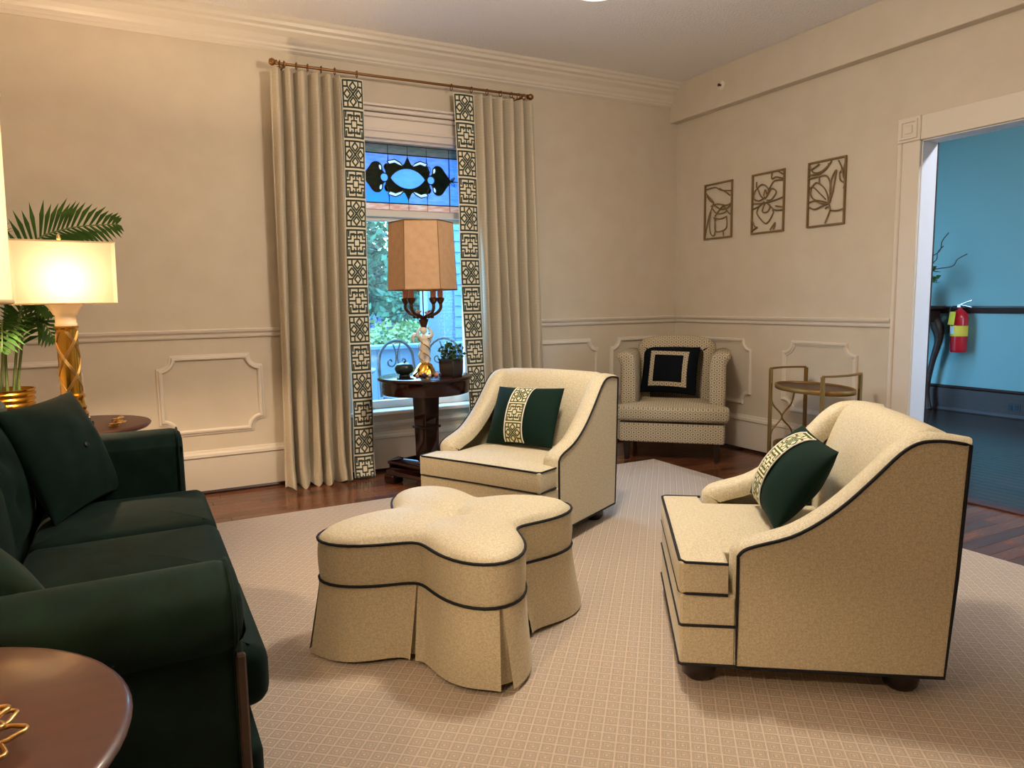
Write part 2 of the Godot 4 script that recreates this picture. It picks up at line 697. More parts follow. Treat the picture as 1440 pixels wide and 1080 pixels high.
func build_shell() -> void:
	var s: SurfaceTool
	# floor: a slab with each board laid on it
	s = S()
	bx(s, Vector3(-2.7, -0.12, 3.55), Vector3(5.9, 0.20, 7.5))
	var fl := struct(put("floor", s, M.hall_wood), "polished red-brown oak board floor around the carpet") as MeshInstance3D
	s = S()
	bx(s, Vector3(0.5, -0.01, 0), Vector3(1, 0.02, 0.0815), 0.0013)
	var board := put("floor_board", s, M.oak_x_0, fl, Transform3D(Basis.from_scale(Vector3(0.001, 1, 1)), Vector3(-5.5, -0.1, 0.1)))
	var row := 0
	var z := 0.0415
	while z < 4.7:
		var x := -5.5 if z < 0.9 else -1.05
		var first := true
		while x < -0.001:
			var len := rng.randf_range(0.55, 1.5)
			if first:
				len *= rng.randf_range(0.4, 1.0)
				first = false
			len = minf(len, 0.0 - x)
			if 0.0 - x - len < 0.15:
				len = 0.0 - x
			again("floor_board", board, M["oak_x_%d" % rng.randi_range(0, 3)], fl, Transform3D(Basis.from_scale(Vector3(len - 0.0012, 1, 1)), Vector3(x, 0, z)))
			x += len
		z += 0.083
		row += 1
	fl.remove_child(board)
	board.queue_free()
	# walls
	s = S()
	bx(s, Vector3(-4.385, 1.55, -0.1), Vector3(2.73, 3.3, 0.2))
	bx(s, Vector3(-0.9265, 1.55, -0.1), Vector3(2.147, 3.3, 0.2))
	bx(s, Vector3(-2.51, 0.165, -0.1), Vector3(1.02, 0.53, 0.2))
	bx(s, Vector3(-2.51, 2.81, -0.1), Vector3(1.02, 0.78, 0.2))
	var wb := struct(put("wall_back", s, M.wall_paint), "beige wall with window, chair rail and moulded panels")
	s = S()
	bx(s, Vector3(0.0735, 1.55, 1.1355), Vector3(0.147, 3.3, 2.271))
	bx(s, Vector3(0.0735, 1.55, 5.65), Vector3(0.147, 3.3, 3.3))
	bx(s, Vector3(0.0735, 2.70, 3.1355), Vector3(0.147, 1.0, 1.729))
	var wr := struct(put("wall_right", s, M.wall_paint), "beige wall with doorway, chair rail and moulded panels")
	s = S()
	bx(s, Vector3(-5.65, 1.55, 3.55), Vector3(0.2, 3.3, 7.5))
	struct(put("wall_left", s, M.wall_paint))
	s = S()
	bx(s, Vector3(-2.7, 1.55, 7.3), Vector3(5.9, 3.3, 0.2))
	struct(put("wall_front", s, M.wall_paint))
	s = S()
	bx(s, Vector3(-2.7, 3.2, 3.55), Vector3(5.9, 0.2, 7.5))
	struct(put("ceiling", s, M.ceiling_paint), "off-white textured ceiling")
	# soffit along the doorway wall
	s = S()
	bx(s, Vector3(-0.04, 2.9425, 3.6), Vector3(0.08, 0.315, 7.2), 0.004)
	put("soffit", s, M.wall_paint, wr)
	# crown, chair rail, baseboard, panels
	var crown := [Vector2(0, 0), Vector2(0, 0.006), Vector2(0.012, 0.02), Vector2(0.022, 0.02), Vector2(0.03, 0.03), Vector2(0.045, 0.032), Vector2(0.06, 0.045), Vector2(0.085, 0.06), Vector2(0.11, 0.095), Vector2(0.125, 0.10), Vector2(0.135, 0.125), Vector2(0.155, 0.13), Vector2(0.165, 0.145), Vector2(0.184, 0.145), Vector2(0.184, 0.0)]
	var cp := []
	for p in crown:
		cp.append(Vector2(-p.x, p.y))
	struct(run(self, "trim_1", Vector3(-5.55, 2.916, 0), Vector3(-0.08, 2.916, 0), cp, Vector3(0, 0, 1), M.trim_paint), "stepped crown moulding above the window wall")
	var rail := [Vector2(0.030, 0), Vector2(0.030, 0.012), Vector2(0.020, 0.016), Vector2(0.012, 0.016), Vector2(0.004, 0.018), Vector2(-0.008, 0.030), Vector2(-0.022, 0.034), Vector2(-0.028, 0.028), Vector2(-0.028, 0)]
	var out_z := Vector3(0, 0, 1)
	var out_x := Vector3(-1, 0, 0)
	run(wb, "chair_rail", Vector3(-5.55, 1.071, 0), Vector3(-3.15, 1.071, 0), rail, out_z, M.trim_paint)
	run(wb, "chair_rail", Vector3(-1.87, 1.071, 0), Vector3(0, 1.071, 0), rail, out_z, M.trim_paint)
	run(wr, "chair_rail", Vector3(0, 1.071, 0), Vector3(0, 1.071, 2.124), rail, out_x, M.trim_paint)
	var base := [Vector2(0.148, 0), Vector2(0.148, 0.018), Vector2(-0.098, 0.018), Vector2(-0.104, 0.028), Vector2(-0.122, 0.026), Vector2(-0.132, 0.016), Vector2(-0.146, 0.012), Vector2(-0.148, 0)]
	var shoe := [Vector2(0.012, 0), Vector2(0.012, 0.026), Vector2(0.0, 0.024), Vector2(-0.012, 0.016), Vector2(-0.012, 0)]
	var b1 := struct(run(self, "baseboard_back", Vector3(-5.55, 0.148, 0), Vector3(0, 0.148, 0), base, out_z, M.trim_paint), "tall painted baseboard under the window wall")
	run(b1, "shoe_moulding", Vector3(-5.55, 0.012, 0.005), Vector3(0, 0.012, 0.005), shoe, out_z, M.dark_wood)
	var b2 := struct(run(self, "baseboard_right", Vector3(0, 0.148, 0), Vector3(0, 0.148, 2.124), base, out_x, M.trim_paint), "tall painted baseboard beside the doorway")
	run(b2, "shoe_moulding", Vector3(-0.005, 0.012, 0), Vector3(-0.005, 0.012, 2.124), shoe, out_x, M.dark_wood)
	panel(wb, true, -5.42, -4.70, 0.42, 0.915)
	panel(wb, true, -4.262, -3.645, 0.42, 0.915)
	panel(wb, true, -1.60, -0.866, 0.42, 0.905)
	panel(wb, true, -0.709, -0.09, 0.42, 0.905)
	panel(wr, false, 0.09, 0.915, 0.40, 0.90)
	panel(wr, false, 1.262, 1.87, 0.40, 0.905)
	# wide panel moulding under the window sill
	run(wb, "apron_moulding", Vector3(-3.0, 0.355, 0), Vector3(-2.02, 0.355, 0), [Vector2(0.02, 0), Vector2(0.02, 0.01), Vector2(0.0, 0.02), Vector2(-0.02, 0.012), Vector2(-0.02, 0)], out_z, M.trim_paint)


func poly_tube(s: SurfaceTool, pts: Array, r: float, z: float, closed := true) -> void:
	var p3 := []
	for p in pts:
		p3.append(Vector3(p.x, p.y, z))
	tube(s, p3, r, 6, closed)


func pane(parent: Node, poly: Array, z: float, m: Material, called := "pane", lead := 0.0055) -> void:
	var s := S()
	prism(s, poly, [[0.0, z - 0.003], [0.0, z + 0.003]], Transform3D.IDENTITY, 0.7)
	var o := put(called, s, m, parent)
	if lead > 0.0:
		var t := S()
		poly_tube(t, poly, lead, z + 0.002)
		put("lead_came", t, M.lead, o)


func rect(x0: float, y0: float, x1: float, y1: float) -> Array:
	return [Vector2(x0, y0), Vector2(x1, y0), Vector2(x1, y1), Vector2(x0, y1)]


func build_window() -> void:
	var w := shell("window_1", "white sash window with stained glass above a clear pane")
	var s := S()
	var p: StandardMaterial3D = M.window_paint
	# casing with a layered head
	bx(s, Vector3(-3.08, 1.43, 0.012), Vector3(0.12, 1.98, 0.024), 0.004)
	put("casing", s, p, w)
	s = S()
	bx(s, Vector3(-1.94, 1.43, 0.012), Vector3(0.12, 1.98, 0.024), 0.004)
	put("casing", s, p, w)
	s = S()
	bx(s, Vector3(-2.51, 2.49, 0.014), Vector3(1.28, 0.14, 0.028), 0.004)
	bx(s, Vector3(-2.51, 2.475, 0.022), Vector3(1.28, 0.022, 0.044), 0.006)
	bx(s, Vector3(-2.51, 2.575, 0.024), Vector3(1.30, 0.03, 0.048), 0.006)
	bx(s, Vector3(-2.51, 2.61, 0.034), Vector3(1.33, 0.03, 0.068), 0.008)
	bx(s, Vector3(-2.51, 2.635, 0.042), Vector3(1.36, 0.016, 0.084), 0.004)
	put("head_casing", s, p, w)
	s = S()
	for x in [-3.01, -2.01]:
		bx(s, Vector3(x, 1.435, -0.1), Vector3(0.02, 1.97, 0.19))
	bx(s, Vector3(-2.51, 2.411, -0.1), Vector3(1.0, 0.018, 0.19))
	put("jamb_lining", s, p, w)
	s = S()
	bx(s, Vector3(-2.51, 0.445, -0.06), Vector3(1.16, 0.03, 0.24), 0.006)
	put("window_stool", s, p, w)
	# sashes
	s = S()
	for x in [-2.975, -2.045]:
		bx(s, Vector3(x, 2.16, -0.07), Vector3(0.05, 0.48, 0.04), 0.004)
	bx(s, Vector3(-2.51, 1.905, -0.07), Vector3(0.98, 0.05, 0.045), 0.005)
	put("upper_sash", s, p, w)
	s = S()
	for x in [-2.975, -2.045]:
		bx(s, Vector3(x, 1.18, -0.11), Vector3(0.05, 1.42, 0.04), 0.004)
	bx(s, Vector3(-2.51, 0.49, -0.11), Vector3(0.98, 0.06, 0.045), 0.005)
	bx(s, Vector3(-2.51, 1.868, -0.11), Vector3(0.98, 0.034, 0.045), 0.005)
	put("lower_sash", s, p, w)
	s = S()
	bx(s, Vector3(-2.51, 1.18, -0.11), Vector3(0.90, 1.34, 0.006))
	put("clear_pane", s, M.window_glass, w)
	# stained glass, piece by piece: each later piece is cut to fit round the earlier ones
	var c := Vector2(-2.51, 2.165)
	var xs := [-2.95, -2.842, -2.66, -2.51, -2.36, -2.178, -2.07]
	var pieces := []
	var R := (0.138 * 0.138 + 0.076 * 0.076) / (2 * 0.076)
	var half := asin(0.138 / R)
	var lens := arc(c + Vector2(0, 0.076 - R), R, PI / 2 - half, PI / 2 + half, 12)
	lens.append_array(arc(c + Vector2(0, R - 0.076), R, -PI / 2 - half, -PI / 2 + half, 12).slice(1, 12))
	pieces.append([lens, "glass_pale", "pane"])
	for sx in [-1.0, 1.0]:
		pieces.append([arc(c + Vector2(0.182 * sx, 0), 0.031, 0, TAU * 15 / 16, 15), "glass_pale", "pane"])
	for sx in [-1.0, 1.0]:
		for sy in [-1.0, 1.0]:
			var rim := []
			for q in [[0.03, 0.086], [0.06, 0.116], [0.10, 0.134], [0.158, 0.118], [0.140, 0.096], [0.10, 0.108], [0.065, 0.094]]:
				rim.append(c + Vector2(q[0] * sx, q[1] * sy))
			pieces.append([rim, "glass_white", "petal"])
			for q in [[0.168, 0.078, 0.35], [0.210, 0.07, -0.35]]:
				var pt := []
				for k in 8:
					var a := TAU * k / 8
					pt.append(c + Vector2(q[0] * sx, q[1] * sy) + Vector2(cos(a) * 0.014, sin(a) * 0.023).rotated(q[2] * sx * sy))
				pieces.append([pt, "glass_white", "petal"])
			var tip := []
			for k in 8:
				var a := TAU * k / 8
				tip.append(c + Vector2(0.362 * sx, 0.018 * sy) + Vector2(cos(a) * 0.022, sin(a) * 0.009).rotated(0.7 * sx * sy))
			pieces.append([tip, "glass_white", "petal"])
	for sx in [-1.0, 1.0]:
		var h := []
		for q in [[0.345, 0.0], [0.30, 0.055], [0.265, 0.10], [0.225, 0.105], [0.20, 0.08], [0.195, 0.045], [0.155, 0.0], [0.195, -0.045], [0.20, -0.08], [0.225, -0.105], [0.265, -0.10], [0.30, -0.055]]:
			h.append(c + Vector2(q[0] * sx, q[1]))
		h.append(h[0])
		h = spline(h, 3)
		h.pop_back()
		pieces.append([h, "glass_green", "pane"])
		for sy in [-1.0, 1.0]:
			var cr := []
			for q in [[0.03, 0.07], [0.06, 0.10], [0.10, 0.110], [0.15, 0.10], [0.172, 0.06], [0.16, 0.0], [0.13, 0.0], [0.08, 0.04]]:
				cr.append(c + Vector2(q[0] * sx, q[1] * sy))
			pieces.append([cr, "glass_green", "pane"])
	for sy in [-1.0, 1.0]:
		var cu := []
		for q in [[-0.075, 0.05], [-0.055, 0.082], [-0.022, 0.105], [0.0, 0.15], [0.022, 0.105], [0.055, 0.082], [0.075, 0.05]]:
			cu.append(c + Vector2(q[0], q[1] * sy))
		pieces.append([cu, "glass_green", "pane"])
	for i in 6:
		pieces.append([rect(xs[i], 2.335, xs[i + 1], 2.402), "glass_border", "pane"])
		pieces.append([rect(xs[i], 1.93, xs[i + 1], 1.982), "glass_amber", "pane"])
		pieces.append([rect(xs[i], c.y, xs[i + 1], 2.335), "glass_blue", "pane"])
		pieces.append([rect(xs[i], 1.982, xs[i + 1], c.y), "glass_aqua" if i in [1, 2] else "glass_blue", "pane"])
	var laid := []
	for q in pieces:
		var left := [PackedVector2Array(q[0])]
		for cut in laid:
			var next := []
			for g in left:
				var got := Geometry2D.clip_polygons(g, cut)
				var holed := false
				for e in got:
					holed = holed or Geometry2D.is_polygon_clockwise(e)
				if holed:
					next.append(g)
				else:
					next.append_array(got)
			left = next
		for g in left:
			var area := 0.0
			for k in g.size():
				area += g[k].cross(g[(k + 1) % g.size()])
			if absf(area) > 0.0003 and Geometry2D.triangulate_polygon(g).size() > 0:
				pane(w, Array(g), -0.07, M[q[1]], q[2], 0.0045 if q[2] == "pane" else 0.002)
		if laid.size() < 31:
			laid.append(PackedVector2Array(q[0]))


func build_doorway_and_hall() -> void:
	var d := shell("door_1", "cased doorway opening to the teal hall")
	var s := S()
	bx(s, Vector3(-0.011, 1.1, 2.1975), Vector3(0.022, 2.2, 0.147), 0.003)
	bx(s, Vector3(-0.017, 1.1, 2.142), Vector3(0.034, 2.2, 0.03), 0.006)
	put("casing", s, M.trim_paint, d)
	s = S()
	bx(s, Vector3(-0.011, 1.1, 4.0735), Vector3(0.022, 2.2, 0.147), 0.003)
	put("casing", s, M.trim_paint, d)
	s = S()
	bx(s, Vector3(-0.011, 2.2745, 3.1355), Vector3(0.022, 0.147, 1.729), 0.003)
	put("head_casing", s, M.trim_paint, d)
	for z in [2.1975, 4.0735]:
		s = S()
		bx(s, Vector3(-0.015, 2.2745, z), Vector3(0.03, 0.149, 0.149), 0.004)
		var blk := put("corner_block", s, M.trim_paint, d)
		s = S()
		sweep(s, [Vector3(-0.03, 2.225, z - 0.05), Vector3(-0.03, 2.225, z + 0.05), Vector3(-0.03, 2.325, z + 0.05), Vector3(-0.03, 2.325, z - 0.05)], [Vector2(-0.01, -0.001), Vector2(0.01, -0.001), Vector2(0.006, 0.008), Vector2(-0.006, 0.008)], Vector3(-1, 0, 0), true)
		bx(s, Vector3(-0.032, 2.275, z), Vector3(0.008, 0.05, 0.05), 0.003)
		put("square_boss", s, M.trim_paint, blk)
	s = S()
	bx(s, Vector3(0.0735, 1.1, 2.2735), Vector3(0.147, 2.2, 0.005))
	put("jamb", s, M.jamb_paint, d)
	s = S()
	bx(s, Vector3(0.0735, 1.1, 3.9975), Vector3(0.147, 2.2, 0.005))
	put("jamb", s, M.jamb_paint, d)
	s = S()
	bx(s, Vector3(0.0735, 2.1975, 3.1355), Vector3(0.147, 0.005, 1.729))
	put("head_jamb", s, M.jamb_paint, d)
	s = S()
	bx(s, Vector3(0.155, 1.1, 2.22), Vector3(0.016, 2.2, 0.115), 0.003)
	bx(s, Vector3(0.155, 1.1, 4.05), Vector3(0.016, 2.2, 0.115), 0.003)
	bx(s, Vector3(0.155, 2.255, 3.1355), Vector3(0.016, 0.11, 1.95), 0.003)
	put("hall_casing", s, M.hall_wood, d)
	s = S()
	bx(s, Vector3(0.02, 0.004, 3.1355), Vector3(0.10, 0.012, 1.725), 0.003)
	put("threshold", s, M.mahogany, d)
	# hall
	s = S()
	bx(s, Vector3(1.79, -0.12, 2.6), Vector3(3.6, 0.2, 8.4))
	var hf := struct(put("floor_hall", s, M.hall_wood), "dark board floor of the hall")
	s = S()
	bx(s, Vector3(0, -0.01, 0.5), Vector3(0.0815, 0.02, 1), 0.0013)
	var board := put("floor_board", s, M.oak_z_0, hf)
	var x := 0.115
	while x < 3.4:
		var z := -0.3 - rng.randf() * 0.9
		while z < 4.6:
			var len := rng.randf_range(0.8, 1.9)
			again("floor_board", board, M["oak_z_%d" % rng.randi_range(0, 3)], hf, Transform3D(Basis.from_scale(Vector3(1, 1, len - 0.0012)), Vector3(x, 0, z)))
			z += len
		x += 0.083
	hf.remove_child(board)
	board.queue_free()
	s = S()
	bx(s, Vector3(3.53, 1.55, 2.6), Vector3(0.2, 3.3, 8.4))
	var wh := struct(put("wall_hall", s, M.teal_paint), "teal hall wall with dark chair rail and baseboard")
	s = S()
	bx(s, Vector3(1.79, 1.55, -1.5), Vector3(3.6, 3.3, 0.2))
	struct(put("wall_hall_end", s, M.teal_paint))
	s = S()
	bx(s, Vector3(0.72, 1.55, 6.7), Vector3(1.36, 3.3, 0.2))
	bx(s, Vector3(2.96, 1.55, 6.7), Vector3(1.14, 3.3, 0.2))
	bx(s, Vector3(1.89, 0.35, 6.7), Vector3(1.0, 0.9, 0.2))
	bx(s, Vector3(1.89, 2.75, 6.7), Vector3(1.0, 0.9, 0.2))
	struct(put("wall_hall_front", s, M.teal_paint))
	s = S()
	bx(s, Vector3(1.79, 3.2, 2.6), Vector3(3.6, 0.2, 8.4))
	struct(put("ceiling_hall", s, M.ceiling_paint))
	var w2 := shell("window_2")
	s = S()
	for xx in [1.43, 1.89, 2.35]:
		bx(s, Vector3(xx, 1.55, 6.7), Vector3(0.06, 1.5, 0.06))
	for yy in [0.83, 1.55, 2.27]:
		bx(s, Vector3(1.89, yy, 6.7), Vector3(0.98, 0.06, 0.06))
	put("sash", s, M.window_paint, w2)
	s = S()
	bx(s, Vector3(1.89, 1.55, 6.7), Vector3(0.94, 1.46, 0.006))
	put("pane", s, M.window_glass, w2)
	var out_x := Vector3(-1, 0, 0)
	run(wh, "chair_rail", Vector3(3.43, 1.086, -1.4), Vector3(3.43, 1.086, 6.6), [Vector2(0.038, 0), Vector2(0.038, 0.012), Vector2(0.02, 0.02), Vector2(-0.02, 0.034), Vector2(-0.038, 0.03), Vector2(-0.038, 0)], out_x, M.hall_wood)
	var hb := struct(run(self, "baseboard_hall", Vector3(3.43, 0.135, -1.4), Vector3(3.43, 0.135, 6.6), [Vector2(0.135, 0), Vector2(0.135, 0.02), Vector2(-0.10, 0.02), Vector2(-0.115, 0.03), Vector2(-0.135, 0.012), Vector2(-0.135, 0)], out_x, M.hall_wood), "tall dark wood baseboard in the hall")
	run(hb, "shoe_moulding", Vector3(3.42, 0.014, -1.4), Vector3(3.42, 0.014, 6.6), [Vector2(0.014, 0), Vector2(0.014, 0.03), Vector2(-0.014, 0.016), Vector2(-0.014, 0)], out_x, M.hall_wood)
	# unseen lamp added to brighten the hall and the door jamb
	var hl := thing("added_hall_lamp", "added unseen fill lamp on the teal hall ceiling", "lamp", Vector3(1.0, 3.1, 3.95))
	s = S()
	lathe(s, [Vector2(0, -0.12), Vector2(0.09, -0.11), Vector2(0.15, -0.08), Vector2(0.18, -0.03), Vector2(0.18, -0.012), Vector2(0, -0.012)], 24)
	var hg := mat("hall_fill_glow", rgb(250, 246, 240), 0.4)
	hg.emission_enabled = true
	hg.emission = rgb(240, 244, 255)
	hg.emission_energy_multiplier = 2.5
	put("glass_dome", s, hg, hl)
	s = S()
	lathe(s, [Vector2(0, -0.012), Vector2(0.19, -0.012), Vector2(0.19, -0.002), Vector2(0, -0.002)], 24)
	put("ceiling_plate", s, M.aged_gold, hl)
	var ho := OmniLight3D.new()
	ho.name = "hall_fill_light"
	ho.light_color = rgb(240, 244, 255)
	ho.light_energy = 6.0
	ho.light_size = 0.1
	ho.omni_range = 20.0
	ho.omni_attenuation = 2.0
	ho.shadow_enabled = true
	ho.position = Vector3(0, -0.06, 0)
	hl.add_child(ho)
	# outlet in the baseboard
	var ol := thing("wall_outlet", "black electrical outlet set in the dark hall baseboard", "outlet", Vector3(3.41, 0.10, 1.17))
	s = S()
	bx(s, Vector3(-0.003, 0, 0), Vector3(0.006, 0.085, 0.12), 0.002)
	put("cover_plate", s, M.black, ol)
	s = S()
	for zz in [-0.028, 0.028]:
		bx(s, Vector3(-0.008, 0, zz), Vector3(0.006, 0.05, 0.036), 0.002)
	put("socket", s, M.iron, ol)
	# fire extinguisher
	var fe := thing("fire_extinguisher", "red fire extinguisher with yellow tags on the teal wall", "extinguisher", Vector3(3.33, 0.64, 0.63))
	s = S()
	lathe(s, [Vector2(0, 0), Vector2(0.07, 0), Vector2(0.078, 0.012), Vector2(0.08, 0.03), Vector2(0.08, 0.36), Vector2(0.072, 0.40), Vector2(0.045, 0.435), Vector2(0.025, 0.45), Vector2(0.025, 0.475), Vector2(0, 0.475)], 24)
	put("cylinder", s, M.red_enamel, fe)
	s = S()
	lathe(s, [Vector2(0.0805, 0.17), Vector2(0.082, 0.171), Vector2(0.082, 0.28), Vector2(0.0805, 0.281)], 24)
	put("label_band", s, M.label_yellow, fe)
	s = S()
	var Bf := Basis(Vector3.UP, -PI / 2 - 0.35)
	bx(s, Bf * Vector3(0, 0.235, 0.083), Vector3(0.05, 0.085, 0.004), 0.001, Bf)
	put("instruction_label", s, M.label_white, fe)
	s = S()
	bx(s, Bf * Vector3(0.01, 0.36, 0.10) , Vector3(0.085, 0.14, 0.003), 0.001, Bf * Basis(Vector3.RIGHT, -0.12))
	put("hang_tag", s, M.label_yellow, fe)
	s = S()
	bx(s, Vector3(-0.01, 0.485, 0), Vector3(0.04, 0.035, 0.04), 0.005)
	bx(s, Vector3(-0.02, 0.52, 0.06), Vector3(0.025, 0.012, 0.15), 0.003, Basis(Vector3.RIGHT, -0.35))
	bx(s, Vector3(-0.02, 0.49, 0.07), Vector3(0.02, 0.01, 0.13), 0.003, Basis(Vector3.RIGHT, 0.25))
	put("valve_handle", s, M.silver, fe)
	s = S()
	tube(s, spline([Vector3(-0.01, 0.48, -0.02), Vector3(-0.02, 0.47, -0.08), Vector3(-0.03, 0.36, -0.095), Vector3(-0.03, 0.2, -0.092)], 6), 0.011, 8)
	put("hose", s, M.black, fe)
	s = S()
	bx(s, Vector3(0.088, 0.3, 0), Vector3(0.02, 0.36, 0.05), 0.003)
	put("wall_bracket", s, M.iron, fe)
	# carved console with a flower arrangement, half hidden by the jamb
	var ct := thing("console_table", "dark carved console table with cabriole leg beside the doorway jamb", "table", Vector3(3.09, 0, -0.22))
	s = S()
	prism(s, [Vector2(-0.28, -0.62), Vector2(-0.20, -0.68), Vector2(0.29, -0.68), Vector2(0.29, 0.68), Vector2(-0.20, 0.68), Vector2(-0.28, 0.62)], [[0.01, 1.09], [0.0, 1.10], [0.0, 1.12], [0.008, 1.13]], flat_up())
	put("table_top", s, M.hall_wood, ct)
	s = S()
	bx(s, Vector3(0.02, 1.03, 0), Vector3(0.5, 0.12, 1.26), 0.01)
	put("apron", s, M.hall_wood, ct)
	for q in [[-0.2, -0.6], [-0.2, 0.6], [0.22, -0.6], [0.22, 0.6]]:
		s = S()
		var e: float = signf(q[1])
		tube(s, spline([Vector3(q[0], 1.0, q[1] - 0.03 * e), Vector3(q[0], 0.9, q[1] + 0.03 * e), Vector3(q[0], 0.75, q[1] + 0.05 * e), Vector3(q[0], 0.5, q[1] - 0.01 * e), Vector3(q[0], 0.2, q[1] - 0.05 * e), Vector3(q[0], 0.0, q[1] - 0.02 * e)], 5), [0.05, 0.055, 0.06, 0.062, 0.064, 0.064, 0.06, 0.055, 0.05, 0.046, 0.042, 0.038, 0.036, 0.034, 0.032, 0.030, 0.029, 0.028, 0.027, 0.026, 0.026, 0.027, 0.029, 0.031, 0.033, 0.034], 10)
		put("leg", s, M.hall_wood, ct)
	var fa := thing("flower_arrangement", "white blossoms and bare twigs in a vase beyond the doorway", "flowers", Vector3(3.09, 1.13, 0.25))
	s = S()
	lathe(s, [Vector2(0, 0), Vector2(0.06, 0), Vector2(0.065, 0.02), Vector2(0.09, 0.12), Vector2(0.07, 0.22), Vector2(0.05, 0.26), Vector2(0.06, 0.28), Vector2(0.05, 0.28), Vector2(0, 0.24)], 20)
	put("vase", s, M.porcelain, fa)
	for t in [[Vector3(0.0, 0.75, 0.36), 0.2], [Vector3(-0.04, 0.52, 0.58), -0.2], [Vector3(-0.05, 0.85, 0.22), 0.1], [Vector3(0.02, 0.62, 0.3), 0.3]]:
		s = S()
		var e: Vector3 = t[0]
		tube(s, spline([Vector3(0, 0.2, 0), e * 0.4 + Vector3(0, 0.16, -0.03), e * 0.7 + Vector3(0, 0.04, 0.02), e * 0.85 + Vector3(0, 0.03, -0.01), e], 5), 0.005, 5)
		put("twig", s, M.bark, fa)
	s = S()
	for i in 34:
		var c := Vector3(rng.randf_range(-0.08, 0.08), rng.randf_range(0.24, 0.46), rng.randf_range(0.08, 0.30))
		var nb := Basis.from_euler(Vector3(rng.randf() * 6, rng.randf() * 6, rng.randf() * 6)) * 0.045
		quad(s, c - nb.x, c - nb.y * 0.5, c + nb.x, c + nb.y * 0.5)
	put("leaves", s, M.palm_green, fa).set_meta("kind", "stuff")
	for q in [Vector3(-0.08, 0.50, 0.13), Vector3(-0.08, 0.33, 0.22), Vector3(-0.08, 0.26, 0.12), Vector3(-0.06, 0.36, 0.09)]:
		s = S()
		for k in 5:
			var a := TAU * k / 5
			bx(s, q + Vector3(0, cos(a), sin(a)) * 0.02, Vector3(0.012, 0.03, 0.026), 0.005, Basis(Vector3.RIGHT, a))
		put("blossom", s, M.blossom, fa)


func foliage(s: SurfaceTool, blobs: Array, n: int, size: float, tint: Callable) -> void:
	s.set_smooth_group(-1)
	for i in n:
		var b: Array = blobs[rng.randi() % blobs.size()]
		var d := Vector3(rng.randfn(), rng.randfn(), rng.randfn()).normalized()
		var p: Vector3 = b[0] + d * b[1] * pow(rng.randf(), 0.3)
		var e := Basis.from_euler(Vector3(rng.randf() * TAU, rng.randf() * TAU, rng.randf() * TAU)) * (size * rng.randf_range(0.6, 1.3))
		s.set_color(tint.call(p))
		quad(s, p - e.x, p - e.y * 0.55, p + e.x, p + e.y * 0.55)


